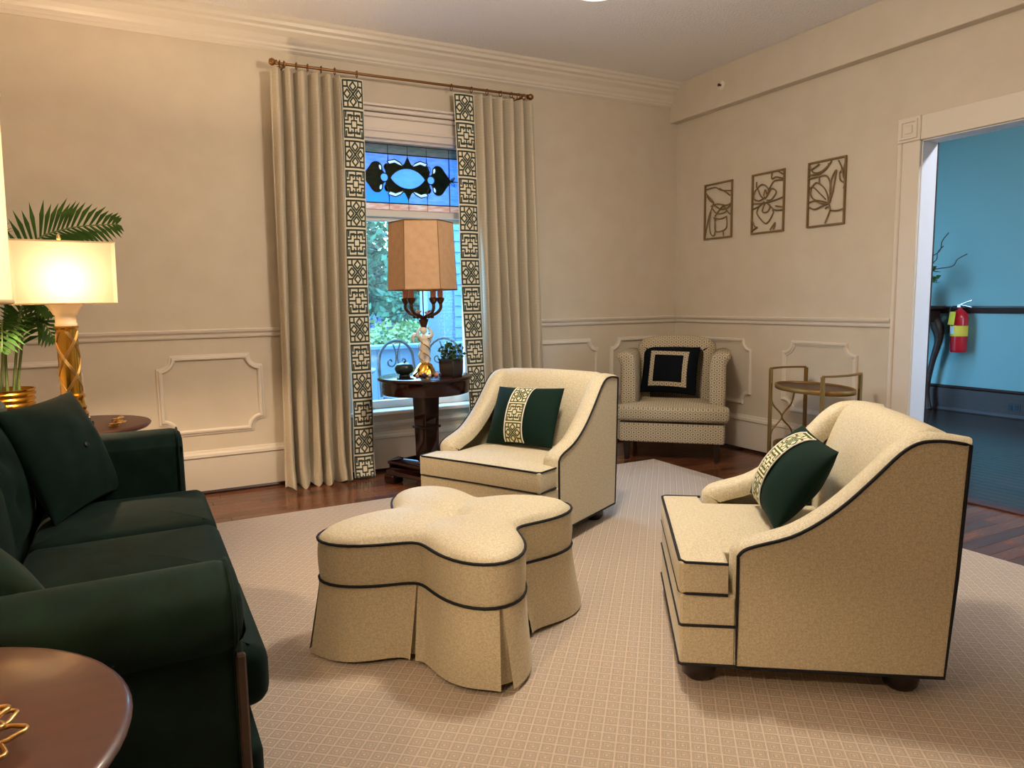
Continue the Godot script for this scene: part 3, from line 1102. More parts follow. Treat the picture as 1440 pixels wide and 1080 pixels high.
func build_outdoors() -> void:
	var s := S()
	bx(s, Vector3(-2.0, -0.75, -14.2), Vector3(60, 0.3, 24))
	struct(put("lawn", s, M.lawn), "garden lawn beyond the porch")
	s = S()
	bx(s, Vector3(-2.0, -0.2, -1.3), Vector3(9, 0.3, 2.2))
	struct(put("floor_porch", s, M.porch_floor), "grey porch floor outside the window")
	# railing
	var r := thing("porch_parapet", "boarded porch parapet toned with blue daylight outside the window", "parapet", Vector3(-2.4, -0.05, -2.25))
	s = S()
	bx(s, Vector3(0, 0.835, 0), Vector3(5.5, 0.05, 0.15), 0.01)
	put("cap_rail", s, M.porch_blue_cast, r)
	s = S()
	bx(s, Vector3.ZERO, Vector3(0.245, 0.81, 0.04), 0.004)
	var bal := put("board", s, M.porch_blue_cast, r, Transform3D(Basis.IDENTITY, Vector3(-2.6, 0.405, 0)))
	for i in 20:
		again("board", bal, M.porch_blue_cast, r, Transform3D(Basis.IDENTITY, Vector3(-2.6 + 0.25 * (i + 1), 0.405, 0)))
	# porch column and clapboard wing
	var c := thing("porch_column", "square white porch column outside behind the lamp", "column", Vector3(-1.60, -0.05, -1.95))
	s = S()
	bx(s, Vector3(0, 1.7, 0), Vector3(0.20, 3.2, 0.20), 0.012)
	put("shaft", s, M.porch_blue_cast, c)
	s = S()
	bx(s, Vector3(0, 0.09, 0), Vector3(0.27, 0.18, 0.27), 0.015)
	put("plinth", s, M.porch_blue_cast, c)
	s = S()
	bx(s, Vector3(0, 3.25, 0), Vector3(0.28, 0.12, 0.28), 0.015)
	put("capital", s, M.porch_blue_cast, c)
	var wing := shell("wall_porch", "white clapboard wall of the porch")
	s = S()
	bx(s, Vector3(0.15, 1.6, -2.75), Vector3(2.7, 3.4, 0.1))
	put("wall_core", s, M.porch_blue_cast, wing)
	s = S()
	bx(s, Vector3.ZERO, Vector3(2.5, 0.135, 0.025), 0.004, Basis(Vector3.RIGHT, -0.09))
	var cb := put("clapboard", s, M.porch_blue_cast, wing, Transform3D(Basis.IDENTITY, Vector3(0.22, 0.02, -2.688)))
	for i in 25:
		again("clapboard", cb, M.porch_blue_cast, wing, Transform3D(Basis.IDENTITY, Vector3(0.22, 0.02 + 0.125 * (i + 1), -2.688)))
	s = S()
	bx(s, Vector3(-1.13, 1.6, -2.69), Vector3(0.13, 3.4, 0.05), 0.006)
	put("corner_board", s, M.porch_blue_cast, wing)
	# hedge and trees
	var tone := func(p): return Color(1, 1, 1) * rng.randf_range(0.35, 1.0)
	var h := thing("clipped_hedge", "pale green clipped hedge behind the porch railing", "hedge", Vector3(-1.9, -0.6, -3.6))
	s = S()
	var bl := []
	for i in 26:
		bl.append([Vector3(-2.2 + i * 0.16, 1.30 + rng.randf_range(-0.05, 0.05), rng.randf_range(-0.25, 0.25)), 0.36])
		bl.append([Vector3(-2.2 + i * 0.16, 0.55, rng.randf_range(-0.25, 0.25)), 0.45])
	foliage(s, bl, 16000, 0.045, tone)
	put("foliage", s, M.hedge_green, h).set_meta("kind", "stuff")
	s = S()
	for i in 9:
		tube(s, [Vector3(-2.0 + i * 0.5, 0, 0), Vector3(-2.0 + i * 0.5, 0.9, 0)], 0.03, 6)
	put("stems", s, M.bark, h)
	for t in [["leafy_tree", "tall green leafy tree seen at the window's upper corner", Vector3(-1.0, -0.6, -10.0), 4.3, "tree_green", 1.6], ["purple_tree", "dusky bluish shrub tree between the hedge and tall tree", Vector3(-1.3, -0.6, -5.9), 1.4, "tree_dark", 0.75], ["leafy_tree", "broad green tree behind the lamp base outside", Vector3(0.75, -0.6, -7.4), 1.9, "tree_green", 0.8], ["leafy_tree", "distant green tree nearest the porch column", Vector3(2.9, -0.6, -13.0), 3.4, "tree_green", 1.8], ["leafy_tree", "distant green tree hidden partly by the patterned curtain edge", Vector3(-4.9, -0.6, -11.0), 3.2, "tree_green", 1.3]]:
		var o := thing(t[0], t[1], "tree", t[2], 0.0, "trees in the garden")
		s = S()
		bl = []
		for i in 34:
			bl.append([Vector3(rng.randf_range(-1, 1) * t[5], t[3] * rng.randf_range(0.12, 1.0), rng.randf_range(-1, 1) * t[5] * 0.7), t[5] * 0.5])
		foliage(s, bl, 15000, 0.085 * t[5] ** 0.5, tone)
		put("crown", s, M[t[4]], o)
		s = S()
		tube(s, [Vector3(0, 0, 0), Vector3(0.05, t[3] * 0.5, 0), Vector3(0, t[3] * 0.85, 0)], [0.14, 0.10, 0.04], 8)
		put("trunk", s, M.bark, o)
	# wrought iron chairs and a table on the porch
	for q in [[Vector3(-2.25, -0.05, -1.20), 0.15, "black wrought iron porch chair with scrolled hoop back by the table", 0.175], [Vector3(-1.745, -0.05, -1.32), -0.5, "black wrought iron porch chair seen behind the potted plant", 0.16]]:
		var ch := thing("iron_chair", q[2], "chair", q[0], q[1], "wrought iron porch chairs")
		s = S()
		var hw: float = q[3]
		var loop := [Vector3(-hw, 0.45, 0), Vector3(-hw - 0.005, 0.7, -0.02)]
		for i in 11:
			var a := PI - PI * i / 10
			loop.append(Vector3(cos(a) * hw, 0.78 + sin(a) * 0.175, -0.03))
		loop.append_array([Vector3(hw + 0.005, 0.7, -0.02), Vector3(hw, 0.45, 0)])
		tube(s, loop, 0.013, 8)
		put("hoop_back", s, M.iron, ch)
		for sx in [-1.0, 1.0]:
			s = S()
			var sp := []
			for q2 in [[0.035, 0.925], [0.014, 0.86], [0.008, 0.80], [0.018, 0.745], [0.05, 0.72], [0.085, 0.735], [0.09, 0.77], [0.065, 0.785], [0.052, 0.765]]:
				sp.append(Vector3(sx * q2[0], q2[1], -0.02))
			sp = spline(sp, 4)
			tube(s, sp, 0.008, 6)
			put("scroll", s, M.iron, ch)
		s = S()
		lathe(s, [Vector2(0, 0.44), Vector2(0.19, 0.44), Vector2(0.2, 0.45), Vector2(0.19, 0.465), Vector2(0, 0.47)], 20, Transform3D(Basis.IDENTITY, Vector3(0, 0, 0.17)))
		put("seat", s, M.iron, ch)
		for a in [[-0.16, 0.02], [0.16, 0.02], [-0.14, 0.30], [0.14, 0.30]]:
			s = S()
			tube(s, [Vector3(a[0], 0.45, a[1]), Vector3(a[0] * 1.15, 0.0, a[1] + (0.04 if a[1] > 0.1 else -0.04))], 0.011, 6)
			put("leg", s, M.iron, ch)
	var t := thing("porch_table", "round pale porch table outside the window", "table", Vector3(-2.78, -0.05, -1.22))
	s = S()
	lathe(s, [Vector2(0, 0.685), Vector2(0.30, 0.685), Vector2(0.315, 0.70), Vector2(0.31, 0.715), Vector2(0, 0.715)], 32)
	put("table_top", s, M.porch_blue_cast, t)
	s = S()
	lathe(s, [Vector2(0, 0), Vector2(0.2, 0), Vector2(0.2, 0.03), Vector2(0.05, 0.06), Vector2(0.035, 0.4), Vector2(0.06, 0.68), Vector2(0, 0.68)], 16)
	put("pedestal", s, M.iron, t)


# ------------------------------------------------------------------ large soft things
func build_rug() -> void:
	var s := S()
	var x0 := -5.4
	var x1 := -0.877
	var z0 := 0.7906
	var z1 := 6.6
	var uv := func(x: float, z: float) -> Vector2: return Vector2(x, z).rotated(-0.70) / 0.164
	quad(s, Vector3(x0, 0.014, z1), Vector3(x1, 0.014, z1), Vector3(x1, 0.014, z0), Vector3(x0, 0.014, z0), false, uv.call(x0, z1), uv.call(x1, z1), uv.call(x1, z0), uv.call(x0, z0))
	for e in [[x0, z1, x1, z1], [x1, z1, x1, z0], [x1, z0, x0, z0], [x0, z0, x0, z1]]:
		quad(s, Vector3(e[0], 0.0, e[1]), Vector3(e[2], 0.0, e[3]), Vector3(e[2], 0.014, e[3]), Vector3(e[0], 0.014, e[1]), false, uv.call(e[0], e[1]), uv.call(e[2], e[3]), uv.call(e[2], e[3] + 0.01), uv.call(e[0], e[1] + 0.01))
	tag(put("area_rug", s, M.carpet), "large beige carpet woven with a grid of tiny squares", "rug")


func build_pendant() -> void:
	var p := thing("pendant_lamp", "frosted bowl pendant lamp hanging from the ceiling centre", "lamp", Vector3(-2.70, 2.43, 2.66))
	var s := S()
	var prof := [Vector2(0, 0.0)]
	for i in range(1, 11):
		var a := PI / 2 * i / 10
		prof.append(Vector2(sin(a) * 0.2, 0.15 - cos(a) * 0.15))
	prof.append_array([Vector2(0.19, 0.155), Vector2(0, 0.16)])
	lathe(s, prof, 32)
	var gm := mat("bowl_glow", rgb(255, 240, 222), 0.4)
	gm.emission_enabled = true
	gm.emission = rgb(255, 228, 196)
	gm.emission_energy_multiplier = 2.5
	put("glass_bowl", s, gm, p)
	s = S()
	lathe(s, [Vector2(0, 0.16), Vector2(0.026, 0.162), Vector2(0.03, 0.17), Vector2(0.026, 0.18), Vector2(0.014, 0.19), Vector2(0.012, 0.22), Vector2(0.012, 0.63), Vector2(0.06, 0.64), Vector2(0.065, 0.668), Vector2(0, 0.668)], 24)
	put("stem_and_canopy", s, M.aged_gold, p)
	var l := OmniLight3D.new()
	l.name = "pendant_light"
	l.light_color = rgb(255, 240, 218)
	l.light_energy = 2.5
	l.light_size = 0.14
	l.omni_range = 20.0
	l.omni_attenuation = 2.0
	l.shadow_enabled = true
	l.position = Vector3(0, 0.07, 0)
	p.add_child(l)
	# the bright underside of the bowl
	var d := AreaLight3D.new()
	d.name = "bowl_underside_light"
	d.light_color = rgb(255, 240, 218)
	d.light_energy = 1.8
	d.area_size = Vector2(0.30, 0.30)
	d.area_range = 20.0
	d.shadow_enabled = true
	d.position = Vector3(0, -0.012, 0)
	d.rotation.x = -PI / 2
	p.add_child(d)


func build_curtains() -> void:
	var rod := thing("curtain_rod", "slim brass curtain rod across the window top", "curtain rod", Vector3(-2.535, 2.80, 0.16))
	var s := S()
	tube(s, [Vector3(-0.925, -0.005, 0), Vector3(0.925, 0.005, 0)], 0.009, 12)
	put("rod", s, M.rod_brass, rod)
	for sx in [-1.0, 1.0]:
		s = S()
		lathe(s, [Vector2(0.011, 0), Vector2(0.018, 0.004), Vector2(0.014, 0.012), Vector2(0.022, 0.024), Vector2(0.024, 0.036), Vector2(0.016, 0.05), Vector2(0, 0.054)], 14, Transform3D(Basis(Vector3.BACK, -sx * PI / 2), Vector3(sx * 0.92, 0, 0)))
		put("finial", s, M.rod_brass, rod)
		s = S()
		bx(s, Vector3(sx * 0.88, -0.01, -0.08), Vector3(0.012, 0.016, 0.15), 0.002)
		bx(s, Vector3(sx * 0.88, -0.01, -0.156), Vector3(0.03, 0.07, 0.008), 0.002)
		put("bracket", s, M.rod_brass, rod)
	for side in [0, 1]:
		var left: bool = side == 0
		var c := thing("window_curtain", ["pleated taupe drape nearest the sofa with patterned inner edge", "pleated taupe drape behind the cream armchair with patterned inner edge"][side], "curtain", Vector3.ZERO, 0.0, "window drapes")
		# cloth edges at the top and the hem, and the tape edge
		var ft0 := -3.50 if left else -2.056
		var ft1 := -3.04 if left else -1.549
		var fb0 := -3.545 if left else -1.985
		var fb1 := -3.065 if left else -1.455
		var tp := [-3.04, -2.892, -3.065, -2.915] if left else [-2.216, -2.056, -2.135, -1.985]
		var n := 5.5 if left else 6.0
		var edge := func(u: float, v: float) -> float:
			var w := u + 0.012 * sin(9.0 * u + 5.0 * v)
			var k := 2.0 * pow(absf(sin(PI * n * w + 0.35 * sin(2.6 * v + side))), 0.75) - 1.0
			var deep := lerpf(0.068, 0.048, v)
			var sharp := lerpf(0.0, 0.45, smoothstep(0.80, 1.0, v))
			var kk := lerpf(k, pow(absf(k), 1.6) * signf(k), sharp)
			return 0.135 + deep * kk * smoothstep(0.0, 0.04, u) * smoothstep(0.0, 0.04, 1.0 - u)
		s = S()
		grid(s, 132, 44, func(u: float, v: float):
			var x0 := lerpf(fb0, ft0, pow(v, 0.8))
			var x1 := lerpf(fb1, ft1, pow(v, 0.8))
			var sway := 0.010 * sin(TAU * n * u * 0.5 + v * 4.0) * (1.0 - v)
			var pud := smoothstep(0.06, 0.0, v)
			return Vector3(lerpf(x0, x1, u) + sway, lerpf(0.012 + 0.012 * sin(40.0 * u), 2.765, v), edge.call(u, v) + 0.03 * pud * (1.0 + sin(23.0 * u))))
		put("drape", s, M.silk, c)
		s = S()
		grid(s, 8, 44, func(u: float, v: float):
			var x0 := lerpf(tp[2], tp[0], pow(v, 0.8))
			var x1 := lerpf(tp[3], tp[1], pow(v, 0.8))
			var inn := (1.0 - u) if left else u
			var bow := 0.018 * sin(PI * u) + 0.006 * sin(v * 11.0 + u * 2.0)
			var pud := smoothstep(0.04, 0.0, v)
			return Vector3(lerpf(x0, x1, u) + 0.006 * sin(v * 9.0), lerpf(0.014, 2.765, v), 0.137 + bow * (1.0 - 0.3 * inn) + 0.03 * pud), false, false, Vector2(1.0, 6.9))
		put("patterned_tape", s, M.curtain_tape, c)
		for x in ([-3.441, -3.413, -3.336, -3.263, -3.175, -3.085, -2.935] if left else [-2.24, -2.081, -1.954, -1.841, -1.75, -1.689, -1.64]):
			s = S()
			var ring := []
			for i in 16:
				var a := TAU * i / 16
				ring.append(Vector3(x, 2.793 + sin(a) * 0.021, 0.16 + cos(a) * 0.021))
			tube(s, ring, 0.0035, 6, true)
			put("ring", s, M.rod_brass, c)


func rounded(x0: float, y0: float, x1: float, y1: float, r: float, n := 4) -> Array:
	var out := []
	out.append_array(arc(Vector2(x0 + r, y0 + r), r, PI, PI * 1.5, n))
	out.append_array(arc(Vector2(x1 - r, y0 + r), r, PI * 1.5, TAU, n))
	out.append_array(arc(Vector2(x1 - r, y1 - r), r, 0, PI / 2, n))
	out.append_array(arc(Vector2(x0 + r, y1 - r), r, PI / 2, PI, n))
	return out


# stuffed pad lying flat: outline in (x, -z), between y0 and y1, edge radius r, crowned top
func pad(s: SurfaceTool, poly: Array, y0: float, y1: float, r: float, crown := 0.0, mid := Vector2.ZERO, n := 4) -> void:
	var rings := []
	for k in n + 1:
		var a := PI / 2 * k / n
		rings.append([r * (1 - sin(a)), y0 + r * (1 - cos(a))])
	for k in n + 1:
		var a := PI / 2 * (n - k) / n
		rings.append([r * (1 - sin(a)), y1 - r * (1 - cos(a))])
	if crown > 0.0:
		for k in [0.92, 0.8, 0.6, 0.35, 0.0]:
			rings.append([r, y1 + crown * (1.0 - k ** 2.5), k])
	prism(s, poly, rings, flat_up(), 0.6, true, mid)


func pipe_around(s: SurfaceTool, poly: Array, y: float, r: float) -> void:
	var p3 := []
	for p in poly:
		p3.append(Vector3(p.x, y, -p.y))
	tube(s, p3, r, 6, true)


func build_sofa() -> void:
	var o := thing("velvet_sofa", "dark green velvet three-seat sofa with rolled arms", "sofa", Vector3(-4.60, 0.0, 2.60))
	var v: StandardMaterial3D = M.green_velvet
	var s := S()
	pad(s, rounded(-0.42, -0.98, 0.395, 0.98, 0.03), 0.09, 0.31, 0.02)
	put("base", s, v, o)
	for i in 3:
		s = S()
		var z0 := -0.848 + i * 0.5655
		# outline y runs to -z
		pad(s, rounded(-0.16, -(z0 + 0.557), 0.437, -z0 - 0.004, 0.045), 0.315, 0.465, 0.045, 0.022, Vector2(0.14, -(z0 + 0.281)))
		put("seat_cushion", s, v, o)
		s = S()
		var X := Transform3D(Basis(Vector3.BACK, 0.20), Vector3(-0.125, 0.46, 0))
		var nb := S()
		grid(nb, 18, 18, func(a: float, b: float):
			var zz := lerpf(z0, z0 + 0.563, a)
			var yy := lerpf(0.0, 0.43, b)
			var ed := pow(sin(PI * clampf(a, 0.02, 0.98)), 0.35) * pow(sin(PI * clampf(b, 0.02, 0.98)), 0.3)
			var dim := 0.0
			for by in [0.14, 0.30]:
				for bz in [0.14, 0.42]:
					dim += 0.028 * exp(-(pow(zz - z0 - bz, 2) + pow(yy - by, 2)) / 0.0022)
			return X * Vector3(-0.085 + 0.085 * ed - dim, yy, zz))
		put("back_cushion", nb, v, o)
	s = S()
	var bp := [Vector2(-0.46, 0.10), Vector2(-0.19, 0.10), Vector2(-0.185, 0.46), Vector2(-0.27, 0.86), Vector2(-0.30, 0.90), Vector2(-0.36, 0.925), Vector2(-0.43, 0.91), Vector2(-0.47, 0.86)]
	prism(s, bp, [[0.02, -1.03], [0.0, -1.01], [0.0, 1.01], [0.02, 1.03]], Transform3D.IDENTITY, 0.85)
	put("backrest", s, v, o)
	for e in [-1.0, 1.0]:
		var pr := []
		for q in [[0.85, 0.11], [0.85, 0.60], [0.856, 0.66], [0.88, 0.70], [0.92, 0.718], [0.96, 0.718], [1.005, 0.702], [1.04, 0.68], [1.053, 0.635], [1.045, 0.59], [1.02, 0.56], [1.0, 0.53], [0.998, 0.11]]:
			pr.append(Vector2(q[0] * e, q[1]))
		pr = spline(pr, 3)
		s = S()
		# profile (z, y) carried along x
		var X := Transform3D(Basis(Vector3(0, 0, 1), Vector3(0, 1, 0), Vector3(1, 0, 0)), Vector3.ZERO)
		prism(s, pr, [[0.0, -0.44], [0.0, 0.325], [0.006, 0.345], [0.02, 0.36], [0.045, 0.366]], X, 0.75)
		var arm := put("arm", s, v, o)
		s = S()
		var p3 := []
		for q in pr:
			p3.append(Vector3(0.346, q.y, q.x))
		tube(s, p3, 0.004, 6)
		put("piping", s, v, arm)
		s = S()
		bx(s, Vector3(0.356, 0.325, 1.0 * e), Vector3(0.02, 0.43, 0.02), 0.004)
		put("show_wood_strip", s, M.strip_wood, arm)
	for x in [-0.38, 0.33]:
		for z in [-0.92, 0.92]:
			s = S()
			lathe(s, [Vector2(0, 0.014), Vector2(0.028, 0.014), Vector2(0.04, 0.09), Vector2(0, 0.095)], 14, Transform3D(Basis.IDENTITY, Vector3(x, 0, z)))
			put("foot", s, M.foot_wood, o)


func build_armchairs() -> void:
	var t := thing("slope_arm_chair", "cream slope-arm chair with dark piping standing beside the pedestal table", "armchair", Vector3.ZERO, 0.0, "cream slope-arm chairs")
	var W := 0.387
	var f: StandardMaterial3D = M.linen
	var keys := [Vector2(0.178, 0.455), Vector2(0.195, 0.474), Vector2(0.231, 0.489), Vector2(0.332, 0.52), Vector2(0.415, 0.568), Vector2(0.495, 0.634), Vector2(0.574, 0.716), Vector2(0.635, 0.782), Vector2(0.681, 0.814), Vector2(0.728, 0.823), Vector2(0.775, 0.821), Vector2(0.828, 0.812)]
	var prof := [Vector2(0.178, 0.092), Vector2(0.178, 0.30)]
	prof.append_array(spline(keys, 3))
	prof.append_array([Vector2(0.811, 0.409), Vector2(0.791, 0.092)])
	var s := S()
	# seat deck and back
	bx(s, Vector3(0.49, 0.20, 0), Vector3(0.60, 0.22, 0.60))
	put("seat_deck", s, f, t)
	s = S()
	var bp := [Vector2(0.60, 0.30), Vector2(0.795, 0.30)]
	bp.append_array([Vector2(0.811, 0.409), Vector2(0.826, 0.80)])
	bp.append_array(spline([Vector2(0.80, 0.832), Vector2(0.76, 0.846), Vector2(0.715, 0.838), Vector2(0.675, 0.80), Vector2(0.63, 0.70), Vector2(0.59, 0.56), Vector2(0.575, 0.40)], 4))
	prism(s, bp, [[0.012, -0.315], [0.003, -0.305], [0.0, -0.29], [-0.004, -0.15], [-0.006, 0.0], [-0.004, 0.15], [0.0, 0.29], [0.003, 0.305], [0.012, 0.315]], Transform3D.IDENTITY, 0.75)
	put("backrest", s, f, t)
	s = S()
	bx(s, Vector3(0.803, 0.25, 0), Vector3(0.02, 0.32, 0.62))
	put("back_panel", s, f, t)
	for e in [-1.0, 1.0]:
		s = S()
		var rings := [[0.0, W], [-0.009, W - 0.012], [-0.016, W - 0.03], [-0.018, W - 0.052], [-0.012, W - 0.076], [0.004, W - 0.092], [0.026, W - 0.10], [0.05, W - 0.101]]
		var rr := []
		for q in rings:
			rr.append([q[0], q[1] * e])
		if e > 0:
			rr.reverse()
		prism(s, prof, rr, Transform3D.IDENTITY, 0.75)
		var arm := put("arm", s, f, t)
		s = S()
		var p3 := []
		for q in prof:
			p3.append(Vector3(q.x, q.y, (W + 0.001) * e))
		tube(s, p3, 0.0055, 6, true)
		put("piping", s, M.piping, arm)
	# front border and cushion
	s = S()
	bx(s, Vector3(0.0915, 0.209, 0), Vector3(0.173, 0.234, 2 * W - 0.002), 0.008)
	var fb := put("front_border", s, f, t)
	s = S()
	for y in [0.225, 0.095]:
		tube(s, [Vector3(0.18, y, -W), Vector3(0.01, y, -W), Vector3(0.004, y, -W + 0.006), Vector3(0.004, y, W - 0.006), Vector3(0.01, y, W), Vector3(0.18, y, W)], 0.005, 6)
	put("piping", s, M.piping, fb)
	var tee := []
	tee.append_array(arc(Vector2(0.018, -W + 0.018), 0.018, PI, PI * 1.5, 3))
	tee.append_array([Vector2(0.15, -W), Vector2(0.155, -0.285), Vector2(0.35, -0.285), Vector2(0.60, -0.285), Vector2(0.60, 0.0), Vector2(0.60, 0.285), Vector2(0.35, 0.285), Vector2(0.155, 0.285), Vector2(0.15, W)])
	tee.append_array(arc(Vector2(0.018, W - 0.018), 0.018, PI / 2, PI, 3))
	tee.append(Vector2(0.0, 0.0))
	s = S()
	pad(s, tee, 0.326, 0.432, 0.010, 0.022, Vector2(0.155, 0.0), 3)
	var cu := put("seat_cushion", s, f, t)
	s = S()
	var edge := [Vector3(0.16, 0.428, -W), Vector3(0.02, 0.43, -W + 0.002), Vector3(0.003, 0.431, -W + 0.02), Vector3(0.003, 0.433, 0), Vector3(0.003, 0.431, W - 0.02), Vector3(0.02, 0.43, W - 0.002), Vector3(0.15, 0.428, W)]
	tube(s, edge, 0.005, 6)
	var low := []
	for q in edge:
		low.append(Vector3(q.x, q.y - 0.101, q.z))
	tube(s, low, 0.005, 6)
	put("piping", s, M.piping, cu)
	for q in [[0.075, -0.30], [0.075, 0.30], [0.70, -0.30], [0.70, 0.30]]:
		s = S()
		lathe(s, [Vector2(0, 0.014), Vector2(0.038, 0.014), Vector2(0.052, 0.03), Vector2(0.056, 0.055), Vector2(0.05, 0.08), Vector2(0.045, 0.095), Vector2(0, 0.095)], 20, Transform3D(Basis.IDENTITY, Vector3(q[0], 0, q[1])))
		put("bun_foot", s, M.foot_wood, t)
	# measured: near front corner, direction of depth
	var spots := [[-2.725, 2.209, -0.476], [-2.932, 3.433, 0.621]]
	for i in 2:
		var o: Node3D = t
		if i == 1:
			o = t.duplicate()
			o.name = numbered(self, "slope_arm_chair")
			add_child(o)
			o.set_meta("label", "cream slope-arm chair with dark piping seen side-on near the doorway")
		var a: float = spots[i][2]
		o.position = Vector3(spots[i][0] + sin(a) * W, 0, spots[i][1] - cos(a) * W)
		o.rotation.y = -a


func otto_r(t: float) -> float:
	return 0.38 + 0.112 * cos(4.0 * (t - 0.092))


func build_ottoman() -> void:
	var o := thing("lobed_ottoman", "cream four-lobed tufted ottoman with pleated skirt and dark piping", "ottoman", Vector3(-3.376, 0, 2.667))
	var f: StandardMaterial3D = M.linen
	var s := S()
	var P := func(t: float, k: float, d: float, y: float) -> Vector3:
		var r := otto_r(t) * k + d
		return Vector3(r * cos(t), y, -r * sin(t))
	# angle runs against z here, so the lobes are mirrored into place
	var Q := func(u: float, k: float, d: float, y: float) -> Vector3:
		var t := -u * TAU
		var r := otto_r(t) * k + d
		return Vector3(r * cos(t), y, r * sin(t))
	grid(s, 96, 6, func(u: float, v: float): return Q.call(u, 1.0, 0.006 * sin(PI * v), lerpf(0.285, 0.43, v)), true)
	grid(s, 96, 18, func(u: float, v: float):
		var k := 1.0 - v
		var t: float = -u * TAU
		var r := otto_r(t) * k
		var y := 0.43 + 0.050 * pow(1.0 - pow(k, 4.0), 0.6) - 0.042 * exp(-r * r / 0.0040) - 0.012 * exp(-pow(r - 0.13, 2) / 0.006) * (0.5 - 0.5 * cos(4.0 * (t - 0.092)))
		return Q.call(u, k, 0.0, y), true)
	put("cushion", s, f, o)
	for y in [0.43, 0.285]:
		s = S()
		var ring := []
		for i in 96:
			ring.append(Q.call(i / 96.0, 1.0, 0.003, y))
		tube(s, ring, 0.0055, 6, true)
		put("piping", s, M.piping, o)
	s = S()
	grid(s, 96, 1, func(u: float, v: float): return Q.call(u, 1.0, -0.03, lerpf(0.05, 0.285, v)), true)
	put("frame", s, f, o)
	for i in 8:
		var t0 := 0.092 + i * PI / 4
		var t1 := t0 + PI / 4
		s = S()
		grid(s, 16, 10, func(u: float, v: float):
			var low := 1.0 - v
			var g := 0.010 + 0.028 * low
			var t := lerpf(t0 + g, t1 - g, 1.0 - u)
			var ends := pow(absf(2.0 * u - 1.0), 6.0)
			var d: float = 0.002 + 0.030 * pow(low, 1.1) + 0.016 * ends * low + 0.004 * sin(u * 9.0 + i) * low
			var r := otto_r(t) + d
			return Vector3(r * cos(t), lerpf(0.026 + 0.004 * sin(7.0 * u + i), 0.283, v), r * sin(t)))
		put("skirt_panel", s, f, o)
		s = S()
		grid(s, 4, 2, func(u: float, v: float):
			var t := t0 + lerpf(0.11, -0.11, u)
			var r := otto_r(t) + 0.016 * (1.0 - v) - 0.006
			return Vector3(r * cos(t), lerpf(0.03, 0.28, v), r * sin(t)))
		put("pleat_insert", s, f, o)
		s = S()
		var t := t0 + PI / 8
		var r := otto_r(t) - 0.06
		lathe(s, [Vector2(0, 0.014), Vector2(0.02, 0.014), Vector2(0.028, 0.06), Vector2(0, 0.06)], 10, Transform3D(Basis.IDENTITY, Vector3(r * cos(t), 0, r * sin(t))))
		if i % 2 == 0:
			put("foot", s, M.foot_wood, o)
	s = S()
	lathe(s, [Vector2(0, 0.428), Vector2(0.014, 0.43), Vector2(0.016, 0.438), Vector2(0.008, 0.444), Vector2(0, 0.445)], 14)
	put("tuft_button", s, f, o)


func build_corner_chair() -> void:
	var o := thing("honeycomb_armchair", "beige honeycomb-patterned armchair set across the room corner", "armchair", Vector3(-0.815, 0, 0.907), -PI / 4)
	var f: StandardMaterial3D = M.honeycomb
	var s := S()
	pad(s, rounded(-0.40, 0.0, 0.40, 0.64, 0.03), 0.152, 0.30, 0.012)
	put("base", s, f, o)
	s = S()
	var tee := [Vector2(-0.43, 0.10), Vector2(-0.43, -0.005), Vector2(-0.41, -0.03), Vector2(0.41, -0.03), Vector2(0.43, -0.005), Vector2(0.43, 0.10), Vector2(0.285, 0.11), Vector2(0.285, 0.52), Vector2(-0.285, 0.52), Vector2(-0.285, 0.11)]
	pad(s, tee, 0.315, 0.435, 0.035, 0.03, Vector2(0.0, 0.11))
	put("seat_cushion", s, f, o)
	for e in [-1.0, 1.0]:
		# outline (x, y) of the arm's front, carried back along z
		var pr := []
		for q in [[0.28, 0.30], [0.28, 0.66], [0.285, 0.76], [0.30, 0.815], [0.34, 0.84], [0.39, 0.842], [0.425, 0.825], [0.432, 0.795], [0.415, 0.77], [0.40, 0.74], [0.398, 0.30]]:
			pr.append(Vector2(q[0] * e, q[1]))
		s = S()
		prism(s, pr, [[0.02, -0.645], [0.0, -0.62], [0.0, -0.13], [0.008, -0.115], [0.03, -0.108]], Transform3D.IDENTITY, 0.7)
		put("arm", s, f, o)
	s = S()
	var top := []
	top.append_array([Vector2(-0.30, 0.30), Vector2(0.30, 0.30), Vector2(0.32, 0.84)])
	top.append_array(spline([Vector2(0.31, 0.91), Vector2(0.26, 0.955), Vector2(0.12, 0.985), Vector2(0.0, 0.99), Vector2(-0.12, 0.985), Vector2(-0.26, 0.955), Vector2(-0.31, 0.91)], 3))
	top.append(Vector2(-0.32, 0.84))
	prism(s, top, [[0.02, -0.66], [0.0, -0.64], [0.0, -0.555], [0.015, -0.525], [0.05, -0.505], [0.10, -0.495]], Transform3D(Basis(Vector3.RIGHT, -0.06), Vector3(0, 0, 0.05)), 0.7)
	put("backrest", s, f, o)
	for q in [[-0.34, -0.06], [0.34, -0.06], [-0.34, -0.58], [0.34, -0.58]]:
		s = S()
		prism(s, rect(-0.024, -0.024, 0.024, 0.024), [[0.008, 0.0], [0.0, 0.155]], flat_up().translated(Vector3(q[0], 0, q[1])))
		put("leg", s, M.foot_wood, o)


